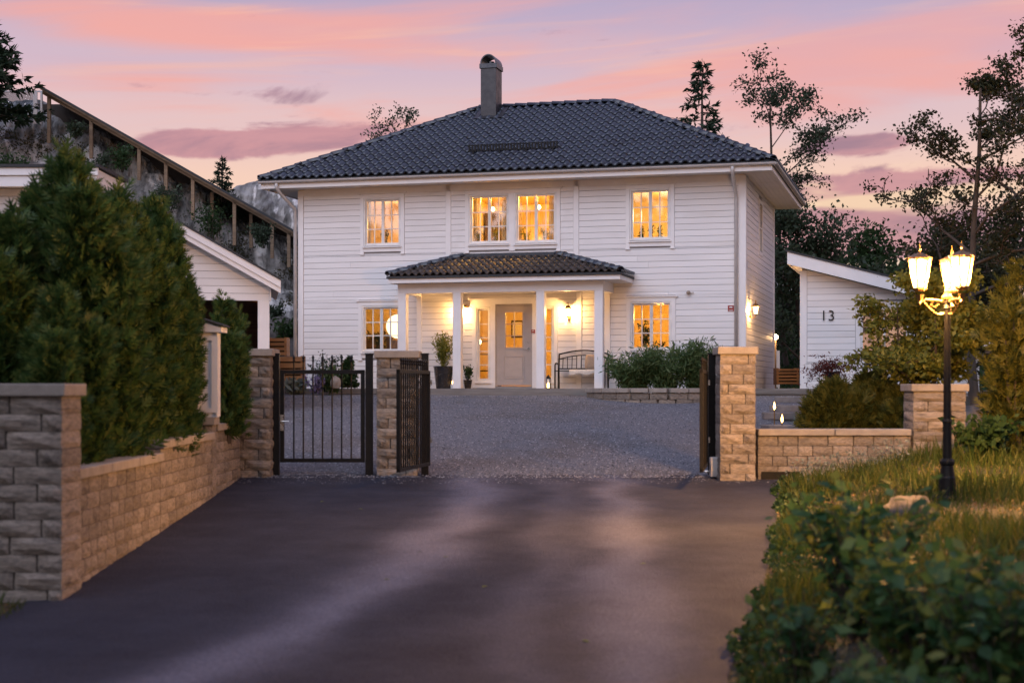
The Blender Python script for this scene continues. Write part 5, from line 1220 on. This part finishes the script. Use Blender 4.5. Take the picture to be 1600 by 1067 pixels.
def thuja(label, x, y, zb, rx, ry, H, n, seed, m='l_thuja', size=.16, lumps=9, group='arborvitae shrubs', name='arborvitae', power=.42, tops=9):
    rg = np.random.default_rng(seed); t = thing(name, label, 'shrub', (x, y, zb), 0, group)
    mb = MB(); B_, H_ = [], []
    # several leaning leaders, each a ragged plume of sprays, fill the shrub
    an = rg.uniform(0, 6.28, tops); rr_ = np.sqrt(rg.uniform(.08, 1, tops)); lx = np.concatenate([[0], rr_*np.cos(an)*.72])*rx; ly = np.concatenate([[0], rr_*np.sin(an)*.72])*ry; lh = np.concatenate([[1.], rg.uniform(.72, 1.0, tops)*(1-.16*rr_)])*H
    w = np.concatenate([[.46], rg.uniform(.26, .44, tops)]); pr = w*lh; k = rg.choice(tops+1, n, p=pr/pr.sum())
    f = rg.random(n)**.9; a = rg.uniform(0, 6.28, n); ph = rg.uniform(0, 6.28, (tops+1, 6))
    bump = .92+.34*np.sin(3*a+ph[k, 0]+5*f)*np.sin(9*f+ph[k, 1])+.20*np.sin(5*a-ph[k, 2]+11*f)+.16*np.sin(17*f+2*a+ph[k, 3])
    prof = np.clip(1-f, 0, 1)**power*(.70+.30*smooth01(f/.15)); rad = prof*bump*(.30+.85*np.sqrt(rg.random(n)))*w[k]; ln = .62+.55*f
    P0 = np.stack([lx[k]*ln+1.25*rx*rad*np.cos(a), ly[k]*ln+1.25*ry*rad*np.sin(a), lh[k]*f*(1+.02*rg.normal(size=n))], 1)
    out = np.stack([np.cos(a), np.sin(a), np.zeros(n)], 1); ax = unit(out*rg.uniform(.3, 1.1, (n, 1))+np.array([0, 0, .8])+rg.normal(size=(n, 3))*.40)
    sd = unit(np.cross(ax, rg.normal(size=(n, 3)))); S0 = size*rg.uniform(.5, 1.5, n)
    Bs, As, Ls, Ss = [], [], [], []
    for (st, ang, le) in ((0, 0, 1.0), (.15, .75, .55), (.15, -.75, .55), (.40, .65, .50), (.40, -.65, .50), (.62, .55, .36), (.62, -.55, .36)):
        Bs.append(P0+ax*(S0*st)[:, None]); As.append(ax*math.cos(ang)+sd*math.sin(ang)); Ls.append(S0*le); Ss.append(sd*math.cos(ang)-ax*math.sin(ang))
    B = np.concatenate(Bs); A = np.concatenate(As); L = np.concatenate(Ls); Sd = np.concatenate(Ss)
    link('foliage', fastmesh('foliage', diamonds(B, A, Sd, L, L*.17+.005, .0), quads(len(B))), m, t)
    for q in range(tops+1): mb.tube([(lx[q]*.4, ly[q]*.4, -.1), (lx[q]*.85, ly[q]*.85, lh[q]*.45), (lx[q]*1.1, ly[q]*1.1, lh[q]*.9)], [.05, .03, .008], 5, False)
    mb.build('trunk', 'bark', t); return t
# big arborvitae on the left, blurred in the foreground
def tz(py, d): return CZ+(605-py)*d/F
zs = CZ-.95
thuja('broad dark arborvitae with the tallest top above the near left wall', -4.78, 16.6, zs, .90, .85, tz(258, 16.6)-zs, 15000, 1, size=.18)
thuja('dark arborvitae shrub at the left picture edge behind the near pillar', px2x(20, 16.0), 16.0, zs, .80, .8, tz(350, 16.0)-zs, 11000, 2, size=.17)
thuja('arborvitae shrub with forked tops in the middle of the row', -4.58, 17.9, zs, .78, .8, tz(312, 17.9)-zs, 13000, 3, size=.16)
thuja('small arborvitae shrub right of the white post by the lit pillar', px2x(348, 22.0), 22.0, CZ-.7, .36, .6, tz(470, 22.0)-CZ+.7, 5000, 4, size=.13)
thuja('lowest arborvitae shrub close behind the lower coping', -4.48, 15.2, zs, .44, .7, tz(470, 15.2)-zs, 9000, 5, size=.16)
thuja('arborvitae shrub just behind the higher wall coping', -4.47, 19.2, zs, .64, .7, tz(325, 19.2)-zs, 10000, 7, size=.15)
thuja('arborvitae shrub touching the white boxed post', -4.44, 20.1, zs, .42, .5, tz(385, 20.1)-zs, 7500, 8, size=.14)
# right side conifers and shrubs
thuja('golden green arborvitae at the right picture edge behind the grass', px2x(1596, 23.5), 23.5, gzf(7.5, 23.5), .68, .5, tz(415, 23.5)-gzf(7.5, 23.5), 2600, 6, 'l_olive', .21, group='garden conifers')
for k, (px, py, d, rx, lab) in enumerate(((1305, 598, 25.0, .5, 'spreading golden green juniper nearest the stepping stones'), (1360, 585, 25.6, .62, 'tallest spreading juniper behind the low right wall'), (1408, 606, 24.8, .45, 'small juniper beside the pillar behind the lamp'))):
    x = px2x(px, d); g = gzf(x, d); thuja(lab, x, d, g-.05, rx, .6, tz(py, d)-g, 5000, 20+k, 'l_olive', .18, group='spreading junipers', name='juniper', power=.32)
# trees behind and around
spruce('tall thin spruce tree rising behind the right of the roof', 1097, 92, 58, 160, 31, 18, 330, .36, group='spruce trees')
spruce('small spruce with pointed top growing beside the covered stairway', 347, 245, 47.5, 64, 32, 14, 345, .6, group='spruce trees')
spruce('tall dark conifer at the upper left picture edge above the rocks', -20, 20, 45, 170, 33, 22, 190, .9, group='spruce trees')
tree('birch_tree', 'tall loose birch tree rising behind the right eaves of the house', 'tree', (px2x(1235, 52), 52, 1.0), tz(165, 52)-1.0, 9000, .115, 'l_birch', 41, .16, keep=.5, levels=3, n0=13, spread=.55, r0=.11, first=.25, lenf=.36, group='birch trees')
tree('birch_tree', 'small birch top with two tufts showing over the left roof slope', 'tree', (px2x(612, 56), 56, 6.8), tz(212, 56)-6.8, 1900, .10, 'l_birch', 42, .12, levels=2, n0=8, spread=.5, r0=.06, first=.1, lenf=.55, group='birch trees')
tree('broadleaf_tree', 'large dark leafy tree with long bare limbs standing at the right', 'tree', (px2x(1525, 29), 29, gzf(8.8, 29)-.1), tz(128, 29)-gzf(8.8, 29), 9500, .078, 'l_dark', 46, .10, keep=.5, levels=3, n0=11, spread=.62, r0=.10, first=.28, lenf=.42, group='broadleaf trees')
tree('broadleaf_tree', 'leafy tree at the right edge whose twigs hang into the picture', 'tree', (px2x(1665, 27), 27, gzf(9.5, 27)-.1), tz(-60, 27)-gzf(9.5, 27), 6500, .08, 'l_dark', 48, .12, keep=.5, levels=3, n0=11, spread=.55, r0=.12, first=.35, lenf=.30, group='broadleaf trees')
for k, (px, py, d, n, lf, m, lab) in enumerate(((1262, 352, 50, 8500, .15, 'l_birch', 'round dark tree just right of the house behind the outbuilding'), (1350, 400, 58, 8000, .16, 'l_box', 'low green tree on the skyline above the outbuilding roof'), (1478, 370, 43, 8000, .12, 'l_dark', 'dark bushy tree behind the left lantern of the lamp'),
      (1560, 330, 36, 9000, .095, 'l_dark', 'dense dark tree behind the lamp at the right edge'), (1520, 410, 33, 8000, .09, 'l_dark', 'low dense tree directly behind the lamp post'))):
    x = px2x(px, d); g = gzf(x, d)-.1; tree('bushy_tree', lab, 'tree', (x, d, g), tz(py, d)-g, n, lf, m, 60+k, .34 if d > 40 else .28, 'bushy trees', levels=3, n0=11, spread=.58, r0=.10, first=.12, lenf=.42)
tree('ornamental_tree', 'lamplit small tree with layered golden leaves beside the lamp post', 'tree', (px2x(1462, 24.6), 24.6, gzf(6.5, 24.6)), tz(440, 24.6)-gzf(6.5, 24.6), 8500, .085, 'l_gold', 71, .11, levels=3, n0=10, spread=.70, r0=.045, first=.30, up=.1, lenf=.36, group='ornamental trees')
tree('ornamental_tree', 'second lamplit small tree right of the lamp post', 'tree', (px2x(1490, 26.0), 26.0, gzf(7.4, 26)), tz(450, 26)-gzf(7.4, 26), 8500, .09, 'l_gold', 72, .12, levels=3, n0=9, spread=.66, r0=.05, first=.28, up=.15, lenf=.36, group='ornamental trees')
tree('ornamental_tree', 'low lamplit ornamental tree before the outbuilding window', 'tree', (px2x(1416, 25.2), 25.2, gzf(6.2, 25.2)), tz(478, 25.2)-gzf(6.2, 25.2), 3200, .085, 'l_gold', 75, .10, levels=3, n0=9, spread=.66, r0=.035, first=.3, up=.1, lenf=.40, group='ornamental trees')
# far wood on the skyline, one mass
rg = np.random.default_rng(90); n = 26000; cx = rg.uniform(2, 110, 90); cy = rg.uniform(75, 120, 90); hgt = rg.uniform(3.5, 7.5, 90)+.03*(cy-75); kk = rg.integers(0, 90, n); fz = rg.random(n)**.7
C = np.stack([cx[kk]+rg.normal(size=n)*2.0*(1.1-fz), cy[kk]+rg.normal(size=n)*2.0, 1+hgt[kk]*fz], 1); o = leafcloud('far_wood', C, .55, 'l_box', None, rg, .6); tag(o, 'far dark wood along the skyline behind the outbuilding', 'wood', kind='stuff')
# green slope seen in the passage
def slopez(X, Y): return CZ-.3+smooth01((Y-47)/16)*4.0
sheet('grass_slope', np.linspace(6.5, 40, 40), np.linspace(46.5, 100, 40), slopez, 'ground')
n = 9000; x = rg.uniform(7, 16, n); y = rg.uniform(47, 63, n); C = np.stack([x, y, slopez(x, y)+.1], 1); o = leafcloud('slope_grass', C, .34, 'l_box', None, rg, .22, None, -1.2); tag(o, 'long grass on the slope between the house and the outbuilding', 'grass', kind='stuff')
# bushes on the rock
for k, (px, py, d, r, lab) in enumerate(((118, 190, 45.6, .35, 'little birch sapling under the upper stairway roof'), (190, 236, 45.0, .55, 'bright green bush clinging to the upper rock'), (262, 300, 44.0, .6, 'dark bush in a cleft of the rocky hill'), (330, 340, 44.6, .8, 'leafy bush at the foot of the small spruce'), (412, 356, 45.0, .5, 'low bush below the lower stairway posts'), (445, 505, 42.0, .5, 'bush among boulders at the base of the rock'), (432, 478, 43.5, .35, 'tiny bush on the rock ledge by the house corner'), (18, 255, 43.0, .7, 'heathery bush on the rock at the left picture edge'), (150, 250, 43.6, .5, 'grey green bush on the open rock face'))):
    t = thing('rock_bush', lab, 'bush', P(px, py, d)-Vector((0, 0, r*.6)), 0, 'bushes on the rocks'); r_ = np.random.default_rng(200+k); tp = stalks(t, 'stems', 'bark', 12, r*1.5, r*.8, .008, r_, -.3); leafcloud('foliage', along(tp, 700, r_, .25, r*.14), .10, 'l_box' if k % 2 else 'l_birch', t, r_, .5)
# boulders
def boulder(px, py, d, sx, sy, sz, label, m='boulder', rot=0, seed=1):
    bm = bmesh.new(); bmesh.ops.create_icosphere(bm, subdivisions=3, radius=1); r_ = np.random.default_rng(seed); K = r_.normal(size=(8, 3)); ph = r_.uniform(0, 6, 8)
    for v in bm.verts:
        q = np.array(v.co); s = 1+.10*sum(np.sin(K[i]@q*2.2+ph[i]) for i in range(8))/1.5; q = q*s; q[2] = max(q[2], -.6); v.co = (q[0]*sx, q[1]*sy, q[2]*sz)
    me = bpy.data.meshes.new('boulder'); bm.to_mesh(me); bm.free(); me.polygons.foreach_set('use_smooth', [True]*len(me.polygons)); c = P(px, py, d); c.z = gzf(c.x, d)+sz*.25 if d < 20 else c.z; o = link('boulder', me, m, None, c, (0, 0, rot)); return tag(o, label, 'boulder', 'boulders')
boulder(1418, 772, 16.6, .36, .28, .20, 'grey rounded boulder in the grass left of the lamp base', seed=3); boulder(1345, 770, 17.4, .20, .2, .12, 'small pale boulder in front of the low right wall', seed=4)
for px, py, d, s, lab, sd in ((452, 548, 42.0, .6, 'big grey boulder at the left corner of the house', 5), (436, 520, 43.2, .5, 'boulder above the slatted planter at the rock foot', 6), (460, 520, 43.5, .45, 'boulder tight behind the left corner of the house', 7)): boulder(px, py, d, s, s*.8, s*.75, lab, seed=sd)
boulder(1545, 660, 24.5, .8, .6, .3, 'dark flat boulder behind the shrubs right of the lamp', 'slate', seed=8)
# bamboo in the raised bed: arching leafy canes
for k, (px, d, h, r, lab) in enumerate(((992, 36.0, .95, .75, 'low left clump of bamboo in the raised bed'), (1040, 35.7, 1.15, .80, 'middle clump of bamboo in the raised bed under the window'), (1085, 35.7, 1.25, .70, 'tall right clump of bamboo in the raised bed'))):
    x = px2x(px, d); t = thing('bamboo_clump', lab, 'bush', (x, d, CZ-.14), 0, 'bamboo clumps'); r_ = np.random.default_rng(300+k); tp = stalks(t, 'canes', 'l_bamboo', 60, h, r, .006, r_); C = along(tp, 5200, r_, .05, .08); C[:, 2] -= .05; leafcloud('foliage', C, .14, 'l_bamboo', t, r_, .20, None, .5)
    C = along(tp, 60, r_, .9, .12); C[:, 2] += .15
# plants left of the porch
def clump(name, label, cat, px, d, zb, h, r, n, ls, m, seed, asp=.4, stems='l_box', group=None, droop=.2):
    x = px2x(px, d); t = thing(name, label, cat, (x, d, zb), 0, group); r_ = np.random.default_rng(seed); tp = stalks(t, 'stems', stems, 22, h, r, .006, r_); leafcloud('foliage', along(tp, n, r_, .1, .05), ls, m, t, r_, asp, None, droop); return t
clump('flowering_shrub', 'tall airy shrub with pale flower tips left of the porch', 'shrub', 508, 38.4, CZ-.12, 1.0, .5, 900, .08, 'l_birch', 401)
clump('garden_shrub', 'dense green shrub behind the pedestrian gate pickets', 'shrub', 520, 38.0, CZ-.12, .62, .5, 1300, .09, 'l_bamboo', 402)
spruce('dwarf cone shaped conifer left of the stone pillar', 545, 556, 38.2, 30, 403, 12, 606, 1.6, 'l_box', group='dwarf conifers', cat='shrub')
clump('hosta', 'silvery hosta at the left end of the planting bed', 'plant', 462, 38.3, CZ-.12, .28, .38, 260, .20, 'l_hosta', 404, .5)
clump('lavender', 'purple flowering lavender in the planting bed by the gate', 'plant', 492, 37.8, CZ-.12, .42, .36, 600, .06, 'l_lav', 405, .5)
boulder(524, 600, 37.6, .12, .10, .18, 'small pale stone figure like rock in the planting bed', 'coping', seed=9)
# red japanese maple in a pot
c = P(1300, 596, 35.0); gp = gzf(c.x, 35.0); t = thing('potted_maple', 'red weeping japanese maple in a black pot before the outbuilding', 'potted plant', (c.x, 35.0, c.z-.05)); pot(t, .14, .19, .28)
r_ = np.random.default_rng(500); segs, tips = grow(r_, (0, 0, .26), .30, 2, 9, .85, (-.3, 0), .018, .3, -.2, 1.5); trunkmesh(t, segs, minr=.003); C = tips[r_.integers(0, len(tips), 900)]+r_.normal(size=(900, 3))*[.10, .10, .04]; C[:, 2] -= .10*np.abs(C[:, 0]); leafcloud('crown', C, .09, 'l_red', t, r_, .28, None, .8)
clump('silver_groundcover', 'silvery cushion plant beside the slate stepping stones', 'plant', 1270, 28.0, gzf(px2x(1270, 28), 28), .30, .45, 1200, .06, 'l_hosta', 501)
clump('dark_shrub', 'dark leafy shrub between lamp pillar and right edge', 'shrub', 1535, 22.0, gzf(6.7, 22), .65, .6, 900, .12, 'l_box', 502, .6)
t = thing('bird_feeder', 'bird feeder with pale roof standing behind the lamplit tree', 'bird feeder', (px2x(1551, 27.5), 27.5, gzf(8.6, 27.5))); h = tz(552, 27.5)-gzf(8.6, 27.5); MB().tube([(0, 0, 0), (0, 0, h)], .02, 6).build('pole', 'rawwood', t); MB().box(-.1, -.1, h, .1, .1, h+.12).build('house', 'rawwood', t); MB().prism([(-.15, -.14, h+.12), (.15, -.14, h+.12), (0, -.14, h+.22)], (0, .28, 0)).build('roof', 'siding', t)
# foreground shrub lower right: real leaves
LEAF = None
def leafmesh():
    V = []; Fc = []; n = 7
    for i in range(n):
        f = i/(n-1); w = .36*math.sin(math.pi*f**.8)*(1-.2*f); z = -.16*f*f
        V += [(-w, f, z+.10*w), (0, f, z), (w, f, z+.10*w)]
    for i in range(n-1):
        a = i*3; Fc += [(a, a+1, a+4, a+3), (a+1, a+2, a+5, a+4)]
    me = bpy.data.meshes.new('leaf'); me.from_pydata(V, [], Fc); me.polygons.foreach_set('use_smooth', [True]*len(Fc)); return me
LMs = []
for k, cc in enumerate((((.045, .12, .045),), ((.08, .17, .05),), ((.18, .22, .05),))):
    me = leafmesh(); c = cc[0]; me.materials.append(leafm('shrub_leaf_shade_%s' % 'abc'[k], tuple(q*.9 for q in c), tuple(q*1.1 for q in c), None, .5, .03)); LMs.append(me)
def bigshrub(label, px, pyt, d, r, nst, nleaf, seed, nobj, ls=.085):
    x = px2x(px, d); g = gzf(x, d); H = tz(pyt, d)-g; t = thing('leafy_shrub', label, 'shrub', (x, d, g), 0, 'leafy shrubs beside the drive'); r_ = np.random.default_rng(seed)
    tp = stalks(t, 'stems', 'bark', nst, H, r, .007, r_); C = along(tp, nleaf, r_, .12, .055); C = C[np.argsort(C[:, 1])]
    from mathutils import Euler
    for k in range(min(nobj, nleaf)):
        c = C[k]; a = r_.uniform(0, 6.28); o = link('leaf', LMs[r_.choice(3, p=[.5, .38, .12])], None, t, c, (r_.uniform(-.7, .5), r_.uniform(-.5, .5), a)); s = ls*r_.uniform(.65, 1.25); o.scale = (s, s, s)
    if nleaf > nobj: leafcloud('foliage', C[nobj:], ls, 'l_fore', t, r_, .62)['kind'] = 'stuff'
bigshrub('tall leafy shrub with an upright shoot left in the lower right corner', 1345, 735, 11.2, .58, 36, 800, 601, 300, .11)
bigshrub('dark leafy shrub filling the lower right corner of the picture', 1450, 845, 9.4, .62, 44, 1050, 602, 300, .115)
bigshrub('leafy shrub cut by the right picture edge low in the corner', 1565, 880, 8.6, .50, 34, 700, 603, 300, .105)
bigshrub('low leafy shrub creeping over the asphalt edge', 1248, 915, 9.9, .32, 24, 380, 604, 300, .09)
bigshrub('small leafy shrub nearest the camera at the bottom edge', 1400, 1010, 7.9, .5, 30, 480, 605, 300, .10)
# hanging twigs of leaves at the right edge
# grass on the bank
rg = np.random.default_rng(700); n = 60000; y = 8+rg.random(n)**.8*15; x = xedge(y)+.02+rg.random(n)**1.1*(.36*y+.6-xedge(y)).clip(.3, 9)
g = gz(x, y); den = np.sin(x*2.3+y*1.1)+np.sin(x*.9-y*1.7+2); keep = rg.random(n) < .55+.3*den; x, y, g, den = x[keep], y[keep], g[keep], den[keep]; n = len(x)
A = unit(np.stack([rg.normal(size=n)*.40, rg.normal(size=n)*.40, np.ones(n)], 1)); Sd = unit(np.cross(A, rg.normal(size=(n, 3)))); L = (.07+.20*rg.random(n)**2*(1+.5*den)).clip(.05, .5)*smooth01((x-xedge(y))/.4+.45)
o = link('grass_bank', fastmesh('grass_bank', diamonds(np.stack([x, y, g-.01], 1), A, Sd, L, .010+L*.02, .0, .3), quads(n)), 'l_grass'); tag(o, 'rough grass on the bank between the drive and the right wall', 'grass', kind='stuff')
n = 1500; y = rg.uniform(10.5, 13.2, n); x = -4.12-rg.random(n)*1.4; A = unit(np.stack([rg.normal(size=n)*.5, rg.normal(size=n)*.5, np.ones(n)], 1)); Sd = unit(np.cross(A, rg.normal(size=(n, 3)))); L = .04+.10*rg.random(n)
o = link('verge_grass', fastmesh('verge_grass', diamonds(np.stack([x, y, gz(x, y)], 1), A, Sd, L, .012+0*L, 0, .3), quads(n)), 'l_grass'); tag(o, 'short verge grass in front of the near left pillar', 'grass', kind='stuff')
n = 5200; y = 9+rg.random(n)*14; x = xedge(y)+.0+rg.random(n)**1.6*3.0; C = np.stack([x, y, gz(x, y)+.015], 1); o = leafcloud('leaf_litter', C, .05, 'l_dry', None, rg, .6, None, .9); tag(o, 'dry fallen leaves lying along the bank', 'leaf litter', kind='stuff')
n = 700; y = rg.uniform(21.3, 22.6, n); x = rg.uniform(4.0, 5.6, n); C = np.stack([x, y, gz(x, y)+.05+rg.random(n)*.30], 1); o = leafcloud('white_flowers', C, .035, 'l_hosta', None, rg, .9); tag(o, 'tiny pale wild flowers before the low right wall', 'wild flowers', kind='stuff')
for k, (px, py) in enumerate(((655, 862), (700, 870), (760, 915), (910, 1000), (600, 905), (850, 790), (1010, 880), (505, 773), (560, 770))):
    d = 12.0
    for _ in range(12): d = (CZ-float(zdrive(0, d))-.018)*F/(py-605)
    c = P(px, py, d); o = link('fallen_leaf', LMs[2], None, None, (c.x, c.y, float(zdrive(0, d))+.022), (0, 0, k*1.3), (.07, .07, .04)); tag(o, 'small fallen leaf lying on the asphalt of the drive', 'leaf', 'fallen leaves on the drive')

n = 6500; y = 8+rg.random(n)*15; x = xedge(y)-.04+.10*np.sin(y*2.3)*np.sin(y*.9+1)+np.abs(rg.normal(size=n))*.34; C = np.stack([x, y, gz(x, y)+.01+.09*rg.random(n)**2], 1); o = leafcloud('verge_weeds', C, .055, 'l_box', None, rg, .7, None, -.4); tag(o, 'low weeds matted along the right edge of the asphalt', 'weeds', kind='stuff')
# added leaf canopy, out of view over the viewer, to shade the near drive
rg = np.random.default_rng(800); n = 20000
C = np.stack([rg.uniform(-30, 30, n), rg.uniform(-16, 4.5, n), -1+17*rg.random(n)**.8], 1); lump = np.sin(C[:, 0]*.55)+np.sin(C[:, 1]*.6+1)+np.sin(C[:, 2]*.7+C[:, 0]*.3)
keep = (lump > -1.2)*((np.abs(C[:, 0]) > 7)+(C[:, 2] > 6.6+rg.random(n)))*(C[:, 2] < 14-.35*np.abs(C[:, 1]+2)); keep = keep.astype(bool)
o = leafcloud('unseen_shade_canopy', C[keep], .95, 'l_pine', None, rg, .6); tag(o, 'added unseen leaf canopy that shades the near part of the drive', 'wood', kind='stuff')
